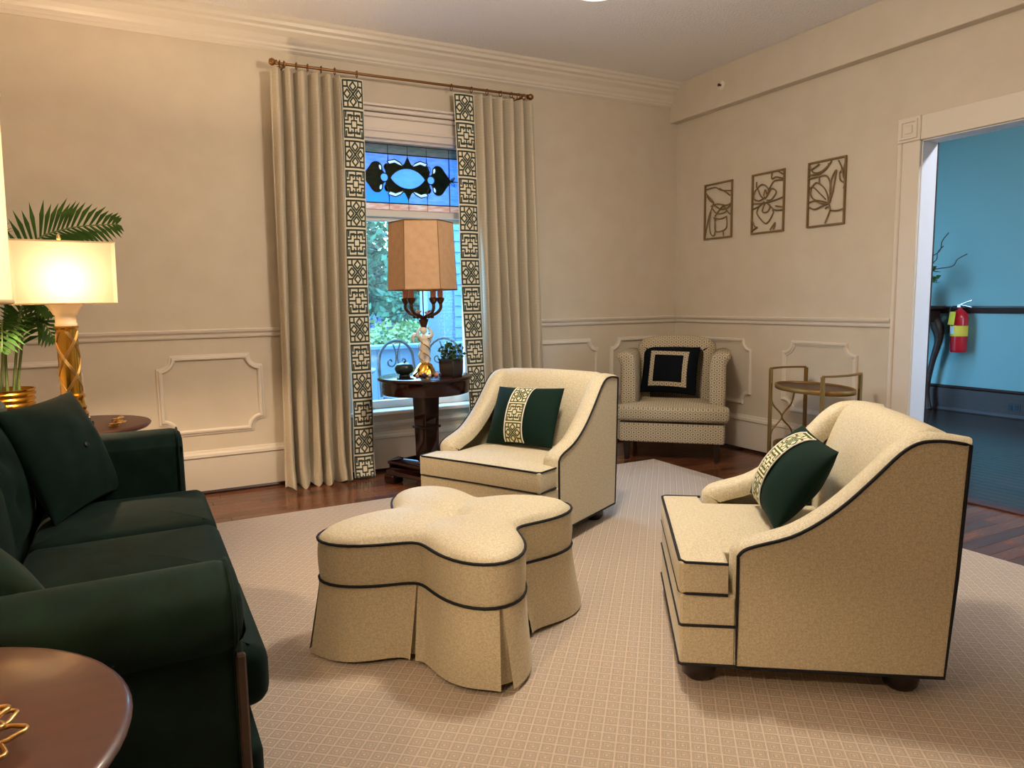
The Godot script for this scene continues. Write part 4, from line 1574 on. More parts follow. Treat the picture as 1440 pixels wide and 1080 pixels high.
func build_pedestal_table() -> void:
	var o := thing("pedestal_table", "dark mahogany round pedestal table in front of the window", "table", Vector3(-2.629, 0, 0.479), 0.35)
	var m: StandardMaterial3D = M.dark_wood
	var s := S()
	lathe(s, [Vector2(0, 0.722), Vector2(0.315, 0.722), Vector2(0.325, 0.73), Vector2(0.327, 0.738), Vector2(0.322, 0.747), Vector2(0.312, 0.75), Vector2(0, 0.75)], 48)
	put("table_top", s, m, o)
	s = S()
	lathe(s, [Vector2(0.0, 0.632), Vector2(0.295, 0.632), Vector2(0.30, 0.64), Vector2(0.30, 0.722), Vector2(0, 0.722)], 48)
	put("apron", s, m, o)
	s = S()
	prism(s, rounded(-0.068, -0.068, 0.068, 0.068, 0.008), [[0.014, 0.17], [0.012, 0.30], [0.006, 0.50], [0.0, 0.632]], flat_up())
	put("column", s, m, o)
	s = S()
	bx(s, Vector3(0, 0.395, 0), Vector3(0.145, 0.018, 0.145), 0.005)
	put("collar", s, m, o)
	s = S()
	var q := rounded(-0.21, -0.21, 0.21, 0.21, 0.012)
	prism(s, q, [[0.0, 0.065], [0.002, 0.09], [0.02, 0.10], [0.03, 0.115], [0.028, 0.135], [0.012, 0.14], [0.012, 0.155], [0.05, 0.165], [0.10, 0.175]], flat_up())
	put("plinth", s, m, o)
	for x in [-0.17, 0.17]:
		for z in [-0.17, 0.17]:
			s = S()
			pad(s, rounded(x - 0.05, z - 0.05, x + 0.05, z + 0.05, 0.015), 0.0, 0.066, 0.014)
			put("foot", s, m, o)


func hexa(r: float, y: float, turn: float) -> Array:
	var out := []
	for i in 6:
		var a := turn + TAU * (i + 0.5) / 6
		out.append(Vector3(cos(a) * r, y, sin(a) * r))
	return out


func build_candelabra_lamp() -> void:
	var o := thing("candelabra_lamp", "candelabra table lamp with cherub stem and tan hexagonal shade", "lamp", Vector3(-2.629, 0.75, 0.479))
	var face := atan2(5.098 - 0.479, -4.395 + 2.629)
	var s := S()
	lathe(s, [Vector2(0, 0), Vector2(0.075, 0), Vector2(0.08, 0.012), Vector2(0.066, 0.03), Vector2(0.06, 0.05), Vector2(0.045, 0.075), Vector2(0.03, 0.09), Vector2(0, 0.095)], 32, Transform3D.IDENTITY, 0.5, func(t: float, p: Vector2): return p.x * (1.0 + 0.10 * sin(5.0 * t + p.y * 40.0) + 0.05 * sin(11.0 * t - p.y * 90.0)))
	put("rocky_base", s, M.gold, o)
	# cherub: one figure of tapered limbs, arms raised to the cup
	s = S()
	tube(s, spline([Vector3(0.012, 0.085, 0.01), Vector3(0.02, 0.13, 0.0), Vector3(0.006, 0.17, 0.004), Vector3(0.004, 0.19, 0)], 4), [0.014, 0.016, 0.018, 0.019, 0.02, 0.022, 0.024, 0.026, 0.027, 0.028, 0.029, 0.029, 0.03], 10)
	tube(s, spline([Vector3(-0.014, 0.085, -0.01), Vector3(-0.018, 0.13, 0.0), Vector3(-0.008, 0.17, 0.0), Vector3(-0.004, 0.19, 0)], 4), [0.014, 0.016, 0.018, 0.019, 0.02, 0.022, 0.024, 0.026, 0.027, 0.028, 0.029, 0.029, 0.03], 10)
	tube(s, spline([Vector3(0, 0.18, 0), Vector3(0.004, 0.215, 0.004), Vector3(0.0, 0.25, 0.0), Vector3(-0.004, 0.275, 0.0), Vector3(-0.004, 0.29, 0.0)], 4), [0.032, 0.034, 0.036, 0.036, 0.035, 0.033, 0.032, 0.033, 0.035, 0.036, 0.034, 0.03, 0.024, 0.016, 0.012, 0.011, 0.011], 12)
	lathe(s, [Vector2(0, 0.285), Vector2(0.014, 0.288), Vector2(0.022, 0.298), Vector2(0.025, 0.312), Vector2(0.021, 0.326), Vector2(0.012, 0.335), Vector2(0, 0.337)], 14, Transform3D(Basis.IDENTITY, Vector3(-0.004, 0, 0.004)))
	for e in [-1.0, 1.0]:
		tube(s, spline([Vector3(0.028 * e, 0.265, 0), Vector3(0.052 * e, 0.275, 0.012), Vector3(0.048 * e, 0.305, 0.01), Vector3(0.024 * e, 0.335, 0.004)], 4), [0.012, 0.013, 0.012, 0.011, 0.011, 0.010, 0.010, 0.009, 0.009, 0.008, 0.008, 0.008, 0.008], 8)
		tube(s, spline([Vector3(0.02 * e, 0.262, -0.02), Vector3(0.05 * e, 0.28, -0.035), Vector3(0.066 * e, 0.262, -0.04), Vector3(0.06 * e, 0.22, -0.036)], 4), [0.006, 0.009, 0.012, 0.014, 0.015, 0.016, 0.016, 0.015, 0.013, 0.011, 0.008, 0.005, 0.002], 8)
	put("cherub_figure", s, M.porcelain, o)
	s = S()
	for i in 3:
		var ph := TAU * i / 3
		var pts := []
		s = S()
		for k in 14:
			var h := 0.10 + 0.16 * k / 13
			var a := ph + k * 0.42
			pts.append(Vector3(cos(a) * 0.042, h, sin(a) * 0.042))
		tube(s, pts, 0.003, 6)
		put("gilt_garland", s, M.gold, o)
	s = S()
	lathe(s, [Vector2(0, 0.315), Vector2(0.014, 0.32), Vector2(0.020, 0.335), Vector2(0.030, 0.37), Vector2(0.036, 0.385), Vector2(0.030, 0.39), Vector2(0, 0.388)], 18)
	put("socket_cup", s, M.bronze, o)
	for i in 4:
		var a: float = face + [1.5, -1.45, 0.72, -0.62][i]
		var d := Vector3(cos(a), 0, sin(a))
		var b := S()
		tube(b, spline([Vector3(0, 0.385, 0), d * 0.03 + Vector3(0, 0.41, 0), d * 0.085 + Vector3(0, 0.425, 0), d * 0.118 + Vector3(0, 0.46, 0), d * 0.118 + Vector3(0, 0.50, 0)], 5), 0.0115, 8)
		lathe(b, [Vector2(0, 0.425), Vector2(0.012, 0.43), Vector2(0.014, 0.44), Vector2(0.005, 0.448), Vector2(0, 0.449)], 10, Transform3D(Basis.IDENTITY, d * 0.06 - Vector3(0, 0.035, 0)))
		var br := put("candle_arm", b, M.bronze, o)
		b = S()
		lathe(b, [Vector2(0, 0.485), Vector2(0.012, 0.49), Vector2(0.024, 0.508), Vector2(0.03, 0.528), Vector2(0.02, 0.533), Vector2(0, 0.53)], 14, Transform3D(Basis.IDENTITY, d * 0.118))
		put("drip_cup", b, M.bronze, br)
		b = S()
		lathe(b, [Vector2(0, 0.53), Vector2(0.019, 0.53), Vector2(0.019, 0.625), Vector2(0.015, 0.63), Vector2(0, 0.63)], 14, Transform3D(Basis.IDENTITY, d * 0.118))
		put("candle_sleeve", b, M.candle_wax, br)
		b = S()
		for k in 3:
			var ra := a + 0.5 + TAU * k / 3
			bx(b, d * 0.045 + Vector3(cos(ra) * 0.012, 0.425 + 0.008 * k, sin(ra) * 0.012), Vector3(0.018, 0.016, 0.018), 0.006, Basis(Vector3.UP, ra))
		put("rosette", b, M.rose_porcelain, br)
	s = S()
	tube(s, [Vector3(0, 0.38, 0), Vector3(0, 1.055, 0)], 0.0045, 8)
	put("centre_rod", s, M.bronze, o)
	# shade: six flat sides, slightly flared, with top and bottom binding
	var lo := hexa(0.233, 0.585, face)
	var hi := hexa(0.215, 1.035, face)
	s = S()
	for i in 6:
		var j := (i + 1) % 6
		quad(s, lo[j], lo[i], hi[i], hi[j])
		quad(s, lo[i] * Vector3(0.985, 1, 0.985), lo[j] * Vector3(0.985, 1, 0.985), hi[j] * Vector3(0.985, 1, 0.985), hi[i] * Vector3(0.985, 1, 0.985))
	var sh := put("lamp_shade", s, M.parchment_shade, o)
	s = S()
	tube(s, lo, 0.005, 6, true)
	tube(s, hi, 0.004, 6, true)
	for i in 6:
		tube(s, [lo[i], hi[i]], 0.0025, 5)
	put("binding", s, M.aged_gold, sh)
	s = S()
	for i in 3:
		tube(s, [Vector3(0, 1.03, 0), hi[i * 2] * 0.99], 0.003, 5)
	put("spider", s, M.bronze, sh)
	s = S()
	tube(s, spline([Vector3(0.335, -0.05, 0.03), Vector3(0.34, -0.30, 0.02), Vector3(0.31, -0.55, -0.10), Vector3(0.30, -0.70, -0.22)], 6), 0.0035, 6)
	tag(put("lamp_cord", s, M.bronze, self, Transform3D(Basis.IDENTITY, o.position)), "thin brown lamp cord hanging behind the pedestal table edge", "cord")


func build_table_items() -> void:
	var p := thing("ceramic_pumpkin", "small dark green ceramic pumpkin on the pedestal table", "ornament", Vector3(-2.775, 0.75, 0.47))
	var s := S()
	lathe(s, [Vector2(0, 0), Vector2(0.035, 0.0), Vector2(0.042, 0.006), Vector2(0.036, 0.016), Vector2(0.055, 0.03), Vector2(0.064, 0.055), Vector2(0.055, 0.082), Vector2(0.03, 0.094), Vector2(0, 0.086)], 32, Transform3D.IDENTITY, 0.3, func(t: float, q: Vector2): return q.x * (1.0 + (0.06 * absf(cos(4.0 * t)) if q.y > 0.02 else 0.0)))
	put("body", s, M.pumpkin, p)
	s = S()
	tube(s, [Vector3(0, 0.085, 0), Vector3(0.003, 0.10, 0), Vector3(0.012, 0.112, 0.004)], [0.008, 0.006, 0.005], 8)
	put("stem", s, M.pumpkin, p)
	var o := thing("potted_plant", "small leafy plant in a square dark pot on pedestal table", "plant", Vector3(-2.487, 0.75, 0.605), 0.55)
	s = S()
	prism(s, rounded(-0.058, -0.058, 0.058, 0.058, 0.006), [[0.006, 0.0], [0.0, 0.01], [-0.004, 0.115], [0.006, 0.118], [0.008, 0.10]], flat_up())
	put("pot", s, M.pot_dark, o)
	s = S()
	for i in 26:
		var a := rng.randf() * TAU
		var r := rng.randf_range(0.02, 0.085)
		tube(s, [Vector3(cos(a) * 0.02, 0.10, sin(a) * 0.02), Vector3(cos(a) * r * 0.7, 0.15, sin(a) * r * 0.7), Vector3(cos(a) * r, rng.randf_range(0.13, 0.22), sin(a) * r)], 0.0018, 4)
	put("stems", s, M.palm_stem, o)
	s = S()
	for i in 210:
		var a := rng.randf() * TAU
		var r := rng.randf_range(0.0, 0.095)
		var c := Vector3(cos(a) * r, rng.randf_range(0.11, 0.235) - r * 0.35, sin(a) * r)
		var e := Basis.from_euler(Vector3(rng.randf() * 6, rng.randf() * 6, rng.randf() * 6)) * 0.018
		s.set_color(Color(1, 1, 1) * rng.randf_range(0.45, 1.0))
		quad(s, c - e.x, c - e.y * 0.6, c + e.x, c + e.y * 0.6)
	put("foliage", s, M.leaf_green, o).set_meta("kind", "stuff")
	# small garland of beads and berries round the lamp's foot
	for i in 9:
		var a := -0.1 + i * 0.30
		var q := Vector3(-2.629 + cos(a) * (0.125 + 0.012 * (i % 3)), 0.75, 0.479 + sin(a) * (0.125 + 0.012 * (i % 3)))
		var kind := i % 3
		s = S()
		var r := 0.013 + 0.003 * (i % 2)
		lathe(s, [Vector2(0, 0), Vector2(r * 0.6, r * 0.1), Vector2(r * 0.95, r * 0.6), Vector2(r, r), Vector2(r * 0.85, r * 1.5), Vector2(r * 0.45, r * 1.9), Vector2(0, r * 2)], 12)
		tag(put("glass_bead", s, [M.bead, M.berry, M.rose_porcelain][kind], self, Transform3D(Basis.IDENTITY, q)), ["pale glass bead", "plum glass berry", "rose glass bead"][kind] + " lying by the candelabra lamp's foot", "bead", ["pale beads", "plum berries", "rose beads"][kind] + " round the lamp foot")


func build_bar_cart() -> void:
	var o := thing("bar_cart", "oval brushed gold bar cart with two shelves by the wall", "cart", Vector3(-0.355, 0, 1.82))
	var g: StandardMaterial3D = M.aged_gold
	var posts := {"fl": Vector3(-0.07, 0, -0.305), "bl": Vector3(0.205, 0, -0.235), "fr": Vector3(-0.245, 0, 0.265), "br": Vector3(0.115, 0, 0.265)}
	var ax := Vector3(-0.13, 0, 0.53).normalized()
	var side := Vector3.UP.cross(ax).normalized()
	var B := Basis(ax, Vector3.UP, side)
	var s: SurfaceTool
	for y in [0.618, 0.20]:
		s = S()
		var oval := []
		for i in 40:
			var a := TAU * i / 40
			oval.append(Vector2(cos(a) * 0.33, sin(a) * 0.20))
		prism(s, oval, [[0.004, y], [0.0, y + 0.004], [0.0, y + 0.028], [0.004, y + 0.032], [0.016, y + 0.032], [0.018, y + 0.016]], Transform3D(B, Vector3.ZERO) * flat_up())
		put("shelf", s, g, o)
		s = S()
		prism(s, inset(oval, 0.017), [[0.0, y + 0.012], [0.0, y + 0.022]], Transform3D(B, Vector3.ZERO) * flat_up())
		put("shelf_inlay", s, M.bronze, o)
	for k in posts:
		s = S()
		bx(s, posts[k] + Vector3(0, 0.372, 0), Vector3(0.022, 0.75, 0.022), 0.003, B)
		put("post", s, g, o)
	for pr in [["fl", "bl", -1.0], ["fr", "br", 1.0]]:
		var a: Vector3 = posts[pr[0]]
		var b: Vector3 = posts[pr[1]]
		var bow: Vector3 = ax * pr[2] * 0.045
		s = S()
		var pts := spline([a + Vector3(0, 0.75, 0), a.lerp(b, 0.25) + bow * 0.75 + Vector3(0, 0.75, 0), a.lerp(b, 0.5) + bow + Vector3(0, 0.75, 0), a.lerp(b, 0.75) + bow * 0.75 + Vector3(0, 0.75, 0), b + Vector3(0, 0.75, 0)], 4)
		sweep(s, pts, [Vector2(-0.012, -0.006), Vector2(0.012, -0.006), Vector2(0.012, 0.006), Vector2(-0.012, 0.006)], Vector3.UP)
		put("hand_rail", s, g, o)
		for flip in [false, true]:
			var far := a.lerp(b, 0.68)
			var p: Vector3 = far if flip else a
			var q: Vector3 = a if flip else far
			s = S()
			tube(s, spline([p + Vector3(0, 0.58, 0), p.lerp(q, 0.12) + Vector3(0, 0.49, 0), p.lerp(q, 0.5) + Vector3(0, 0.40, 0), p.lerp(q, 0.12) + Vector3(0, 0.31, 0), p + Vector3(0, 0.22, 0)], 5), 0.006, 8)
			put("curved_brace", s, g, o)


func build_wall_art() -> void:
	# strokes in frame units (0..1 across, 0..1 up), read from the photograph
	var art := [
		[[[0.08, 0.92], [0.4, 0.93], [0.6, 0.86], [0.95, 0.82]], [[0.55, 0.90], [0.8, 0.80], [0.92, 0.74]], [[0.05, 0.86], [0.2, 0.76], [0.35, 0.66], [0.22, 0.70], [0.1, 0.80]], [[0.35, 0.66], [0.28, 0.55], [0.2, 0.45], [0.12, 0.25], [0.05, 0.05]], [[0.25, 0.60], [0.5, 0.62], [0.8, 0.57], [0.97, 0.60]], [[0.97, 0.60], [0.85, 0.52], [0.6, 0.52], [0.35, 0.62]], [[0.3, 0.55], [0.5, 0.44], [0.8, 0.46], [0.7, 0.56], [0.55, 0.50], [0.4, 0.40]], [[0.35, 0.38], [0.6, 0.34], [0.82, 0.37]], [[0.42, 0.37], [0.43, 0.13], [0.8, 0.15], [0.82, 0.36]], [[0.25, 0.5], [0.2, 0.3], [0.25, 0.1], [0.38, 0.05], [0.42, 0.2], [0.38, 0.38]], [[0.7, 0.13], [0.72, 0.02]], [[0.8, 0.5], [0.9, 0.42], [0.97, 0.4]]],
		[[[0.62, 1.0], [0.62, 0.88], [0.75, 0.90], [0.97, 0.85]], [[0.15, 0.88], [0.15, 0.78]], [[0.1, 0.72], [0.32, 0.82], [0.52, 0.72], [0.45, 0.58], [0.3, 0.62], [0.2, 0.75]], [[0.1, 0.72], [0.08, 0.6], [0.25, 0.55], [0.42, 0.60]], [[0.55, 0.72], [0.7, 0.84], [0.97, 0.83]], [[0.5, 0.62], [0.62, 0.72], [0.76, 0.65], [0.62, 0.54], [0.48, 0.54]], [[0.03, 0.52], [0.25, 0.50], [0.5, 0.50], [0.75, 0.52], [0.97, 0.55]], [[0.05, 0.42], [0.25, 0.46], [0.4, 0.52]], [[0.42, 0.50], [0.35, 0.36], [0.5, 0.34], [0.58, 0.42], [0.5, 0.48]], [[0.55, 0.46], [0.72, 0.36], [0.95, 0.34], [0.97, 0.38], [0.75, 0.42]], [[0.25, 0.46], [0.18, 0.35], [0.32, 0.22], [0.5, 0.15], [0.68, 0.30], [0.66, 0.36]], [[0.03, 0.25], [0.12, 0.12], [0.2, 0.10], [0.05, 0.06]], [[0.6, 0.03], [0.75, 0.14], [0.7, 0.03]], [[0.82, 0.98], [0.95, 0.92]], [[0.38, 0.62], [0.42, 0.72], [0.48, 0.64]]],
		[[[0.03, 0.97], [0.15, 0.85], [0.35, 0.84], [0.55, 0.92], [0.62, 0.97]], [[0.03, 0.82], [0.3, 0.81], [0.5, 0.88], [0.55, 0.95]], [[0.1, 0.90], [0.3, 0.96]], [[0.03, 0.76], [0.3, 0.77], [0.5, 0.76], [0.6, 0.65], [0.62, 0.5], [0.58, 0.34]], [[0.3, 0.77], [0.32, 0.66]], [[0.1, 0.62], [0.25, 0.68], [0.45, 0.58], [0.55, 0.45], [0.58, 0.33]], [[0.1, 0.62], [0.1, 0.50], [0.2, 0.42], [0.4, 0.38], [0.56, 0.34]], [[0.03, 0.60], [0.15, 0.62], [0.35, 0.50], [0.5, 0.40]], [[0.03, 0.38], [0.2, 0.40], [0.4, 0.34], [0.56, 0.33]], [[0.03, 0.33], [0.2, 0.27], [0.4, 0.30], [0.56, 0.33]], [[0.6, 0.34], [0.68, 0.52], [0.72, 0.68], [0.75, 0.82], [0.64, 0.70], [0.6, 0.5]], [[0.58, 0.33], [0.62, 0.25], [0.6, 0.18], [0.5, 0.03]], [[0.62, 0.22], [0.8, 0.20], [0.97, 0.22]], [[0.5, 0.25], [0.55, 0.28], [0.62, 0.25]], [[0.97, 0.90], [0.92, 0.75], [0.97, 0.66]], [[0.97, 0.80], [0.85, 0.78], [0.86, 0.66], [0.97, 0.60], [0.95, 0.52]], [[0.8, 0.96], [0.88, 0.85], [0.9, 0.76]]],
	]
	var zs := [[0.375, 0.696], [0.903, 1.225], [1.433, 1.747]]
	var words := ["bronze wire panel of a budding flower, nearest the room corner", "bronze wire panel of an open magnolia, middle of three", "bronze wire panel of a cupped magnolia, nearest the doorway"]
	for i in 3:
		var z0: float = zs[i][0]
		var z1: float = zs[i][1]
		var o := thing("wire_picture", words[i], "wall art", Vector3(0, 1.975, (z0 + z1) / 2), 0.0, "bronze wire flower pictures")
		var hw := (z1 - z0) / 2
		var s := S()
		sweep(s, [Vector3(-0.012, -0.224, -hw + 0.006), Vector3(-0.012, -0.224, hw - 0.006), Vector3(-0.012, 0.224, hw - 0.006), Vector3(-0.012, 0.224, -hw + 0.006)], [Vector2(-0.006, -0.008), Vector2(0.006, -0.008), Vector2(0.006, 0.006), Vector2(-0.006, 0.006)], Vector3(-1, 0, 0), true)
		put("frame", s, M.wire, o)
		s = S()
		for st in art[i]:
			var keys := []
			for q in st:
				keys.append(Vector3(-0.014, -0.224 + q[1] * 0.448, -hw + q[0] * 2 * hw))
			tube(s, spline(keys, 5), 0.0055, 6)
		put("wire_flower", s, M.wire, o)
		s = S()
		for y in [-0.224, 0.224]:
			bx(s, Vector3(-0.003, y, 0), Vector3(0.006, 0.01, 0.01))
		put("standoff", s, M.wire, o)


func build_end_tables() -> void:
	for q in [[Vector3(-4.76, 0, 4.007), 0.33, 0.70, "round mahogany end table in the foreground by the sofa arm"], [Vector3(-4.675, 0, 1.045), 0.335, 0.68, "round mahogany end table behind the far sofa arm"]]:
		var o := thing("end_table", q[3], "table", q[0], 0.0, "mahogany end tables")
		var h: float = q[2]
		var r: float = q[1]
		var s := S()
		lathe(s, [Vector2(0, h - 0.03), Vector2(r - 0.03, h - 0.03), Vector2(r - 0.012, h - 0.024), Vector2(r - 0.002, h - 0.014), Vector2(r, h - 0.008), Vector2(r - 0.005, h - 0.002), Vector2(r - 0.012, h), Vector2(0, h)], 64)
		put("table_top", s, M.mahogany, o)
		s = S()
		lathe(s, [Vector2(0, 0.10), Vector2(0.05, 0.10), Vector2(0.06, 0.16), Vector2(0.04, 0.22), Vector2(0.05, 0.34), Vector2(0.03, 0.46), Vector2(0.045, 0.58), Vector2(0.09, h - 0.03), Vector2(0, h - 0.03)], 24)
		put("pedestal", s, M.dark_wood, o)
		for k in 3:
			var a := TAU * k / 3 + 0.5
			var d := Vector3(cos(a), 0, sin(a))
			s = S()
			tube(s, spline([d * 0.03 + Vector3(0, 0.20, 0), d * 0.12 + Vector3(0, 0.15, 0), d * 0.22 + Vector3(0, 0.06, 0), d * 0.28 + Vector3(0, 0.032, 0)], 5), [0.028, 0.028, 0.027, 0.026, 0.025, 0.024, 0.023, 0.022, 0.021, 0.02, 0.02, 0.019, 0.019, 0.018, 0.018, 0.018], 10)
			put("leg", s, M.dark_wood, o)
	# gilt leaf ornaments
	for q in [[Vector3(-4.640, 0.70, 4.055), 9, 0.093, "gilt wire leaf spray on the foreground end table", 0.0], [Vector3(-4.505, 0.68, 1.20), 9, 0.055, "small gilt leaf spray on the far end table", 0.4]]:
		var o := thing("gilt_leaf_ornament", q[3], "ornament", q[0])
		var n: int = q[1]
		for i in n:
			var a: float = lerpf(-1.25, 1.25, i / (n - 1.0)) + q[4]
			var len: float = q[2] * (1.0 - 0.18 * (i % 2))
			var lift := 0.018 + 0.022 * (i % 2)
			var pts := []
			for k in 20:
				var t := TAU * k / 20
				var u := 0.5 - 0.5 * cos(t)
				var w := sin(t) * (0.20 - 0.06 * cos(t)) * (1.0 if u < 0.85 else 0.75)
				pts.append(Vector3(cos(a) * len * u - sin(a) * len * w, 0.004 + lift * sin(u * 1.6), sin(a) * len * u + cos(a) * len * w))
			var s := S()
			tube(s, pts, 0.0032, 6, true)
			put("wire_leaf", s, M.bright_gold, o)
		var s2 := S()
		lathe(s2, [Vector2(0, 0), Vector2(0.02, 0.0), Vector2(0.022, 0.006), Vector2(0, 0.010)], 14)
		put("boss", s2, M.bright_gold, o)


func build_table_lamps() -> void:
	for q in [[Vector3(-4.675, 0.68, 1.045), 0.16, "lit gold column table lamp on the far end table", 0.592, 0.878, 2.1], [Vector3(-4.76, 0.70, 4.007), -0.12, "lit table lamp with cream shade at the picture's left edge", 0.56, 0.832, 2.8]]:
		var y0: float = q[3]
		var y1: float = q[4]
		var o := thing("column_lamp", q[2], "lamp", q[0], q[1], "lit gold column lamps")
		var s := S()
		bx(s, Vector3(0, 0.012, 0), Vector3(0.15, 0.024, 0.15), 0.004)
		put("black_plinth", s, M.black, o)
		s = S()
		bx(s, Vector3(0, 0.034, 0), Vector3(0.13, 0.02, 0.13), 0.004)
		put("silver_plinth", s, M.silver, o)
		s = S()
		lathe(s, [Vector2(0, 0.044), Vector2(0.062, 0.044), Vector2(0.066, 0.055), Vector2(0.058, 0.068), Vector2(0.054, 0.075), Vector2(0.060, 0.09), Vector2(0.053, 0.10), Vector2(0.05, 0.13), Vector2(0.056, 0.138), Vector2(0.056, 0.15), Vector2(0.046, 0.158), Vector2(0.046, 0.47), Vector2(0.052, 0.475), Vector2(0.052, 0.485), Vector2(0, 0.485)], 28)
		put("column", s, M.gold, o)
		s = S()
		for k in 3:
			for w in [-1.0, 1.0]:
				for e in [-0.12, 0.0, 0.12]:
					var pts := []
					for i in 34:
						var h := 0.165 + 0.295 * i / 33.0
						var a: float = TAU * k / 3 + w * (i * 0.115) + e
						pts.append(Vector3(cos(a) * 0.0475, h, sin(a) * 0.0475))
					tube(s, pts, 0.0022, 5)
		put("lattice_vines", s, M.bright_gold, o)
		s = S()
		lathe(s, [Vector2(0, 0.485), Vector2(0.046, 0.485), Vector2(0.048, 0.495), Vector2(0.044, 0.50), Vector2(0.044, 0.535), Vector2(0.05, 0.54), Vector2(0.052, 0.55), Vector2(0.066, 0.575), Vector2(0.082, 0.59), Vector2(0.08, 0.602), Vector2(0.04, 0.612), Vector2(0, 0.615)], 32, Transform3D.IDENTITY, 0.6, func(t: float, p: Vector2): return p.x * (1.0 + (0.05 * cos(10.0 * t) if p.y > 0.545 and p.y < 0.60 else 0.0)))
		put("capital", s, M.porcelain, o)
		s = S()
		tube(s, [Vector3(0, 0.59, 0), Vector3(0, y0 + 0.015, 0)], 0.012, 10)
		for e in [-1.0, 1.0]:
			tube(s, spline([Vector3(0.012 * e, 0.66, 0), Vector3(0.05 * e, 0.72, 0), Vector3(0.045 * e, y1 - 0.045, 0), Vector3(0, y1, 0)], 5), 0.0025, 6)
		put("harp", s, M.aged_gold, o)
		s = S()
		lathe(s, [Vector2(0, y1), Vector2(0.006, y1 + 0.001), Vector2(0.006, y1 + 0.015), Vector2(0.010, y1 + 0.02), Vector2(0.006, y1 + 0.04), Vector2(0, y1 + 0.045)], 12)
		put("finial", s, M.bright_gold, o)
		# shade: rectangular, flared, open above and below
		var lo := rounded(-0.212, -0.133, 0.212, 0.133, 0.02, 2)
		var hi := rounded(-0.217, -0.138, 0.217, 0.138, 0.02, 2)
		s = S()
		s.set_smooth_group(-1)
		for i in lo.size():
			var j := (i + 1) % lo.size()
			var a := Vector3(lo[i].x, y0, -lo[i].y)
			var b := Vector3(lo[j].x, y0, -lo[j].y)
			var c := Vector3(hi[j].x, y1, -hi[j].y)
			var d := Vector3(hi[i].x, y1, -hi[i].y)
			quad(s, a, b, c, d)
		var sh := put("lamp_shade", s, M.lit_shade, o)
		for e in [[lo, y0], [hi, y1]]:
			var p3 := []
			for p in e[0]:
				p3.append(Vector3(p.x, e[1], -p.y))
			s = S()
			tube(s, p3, 0.0035, 5, true)
			put("shade_hem", s, M.lit_shade, sh)
		s = S()
		tube(s, [Vector3(-0.209, y1 - 0.003, 0), Vector3(0.209, y1 - 0.003, 0)], 0.002, 5)
		tube(s, [Vector3(0, y1 - 0.003, -0.13), Vector3(0, y1 - 0.003, 0.13)], 0.002, 5)
		put("spider", s, M.aged_gold, sh)
		s = S()
		var by := y0 + 0.112
		lathe(s, [Vector2(0, by - 0.055), Vector2(0.014, by - 0.05), Vector2(0.028, by - 0.02), Vector2(0.032, by + 0.005), Vector2(0.024, by + 0.03), Vector2(0, by + 0.04)], 16)
		var gm := mat("bulb_glow", rgb(255, 244, 226), 0.5)
		gm.emission_enabled = true
		gm.emission = rgb(255, 214, 150)
		gm.emission_energy_multiplier = 6.0
		put("light_bulb", s, gm, o)
		var l := OmniLight3D.new()
		l.name = "bulb_light"
		l.light_color = rgb(255, 221, 180)
		l.light_energy = q[5]
		l.light_size = 0.03
		l.omni_range = 20.0
		l.omni_attenuation = 2.0
		l.shadow_enabled = true
		l.position = Vector3(0, by, 0)
		o.add_child(l)


func frond(parent: Node, keys: Array, n: int, leaf: float, up: Vector3) -> void:
	var pts := spline(keys, 10)
	var s := S()
	var rad := []
	for i in pts.size():
		rad.append(lerpf(0.008, 0.0025, float(i) / pts.size()))
	tube(s, pts, rad, 6)
	var o := put("frond_stem", s, M.palm_stem, parent)
	s = S()
	s.set_smooth_group(-1)
	for i in n:
		var f := lerpf(0.30, 0.99, float(i) / (n - 1)) * (pts.size() - 1)
		var k := mini(int(f), pts.size() - 2)
		var p: Vector3 = pts[k].lerp(pts[k + 1], f - k)
		var t: Vector3 = (pts[k + 1] - pts[k]).normalized()
		var side := t.cross(up).normalized()
		var nn := side.cross(t).normalized()
		var len: float = leaf * sin(PI * lerpf(0.22, 0.92, float(i) / (n - 1))) * rng.randf_range(0.9, 1.1)
		for e in [-1.0, 1.0]:
			var d: Vector3 = (t * 0.75 + side * e * 0.85 + nn * 0.30).normalized()
			var tip: Vector3 = p + d * len - Vector3(0, len * 0.16, 0)
			var mid: Vector3 = p + d * len * 0.5
			var w: Vector3 = d.cross(nn).normalized() * 0.011
			s.set_color(Color(1, 1, 1) * rng.randf_range(0.6, 1.0))
			quad(s, p - w * 0.4, mid - w + nn * 0.003, mid + w + nn * 0.003, p + w * 0.4)
			tri(s, mid - w + nn * 0.003, tip, mid + w + nn * 0.003)
	put("frond_leaflets", s, M.palm_green, o)


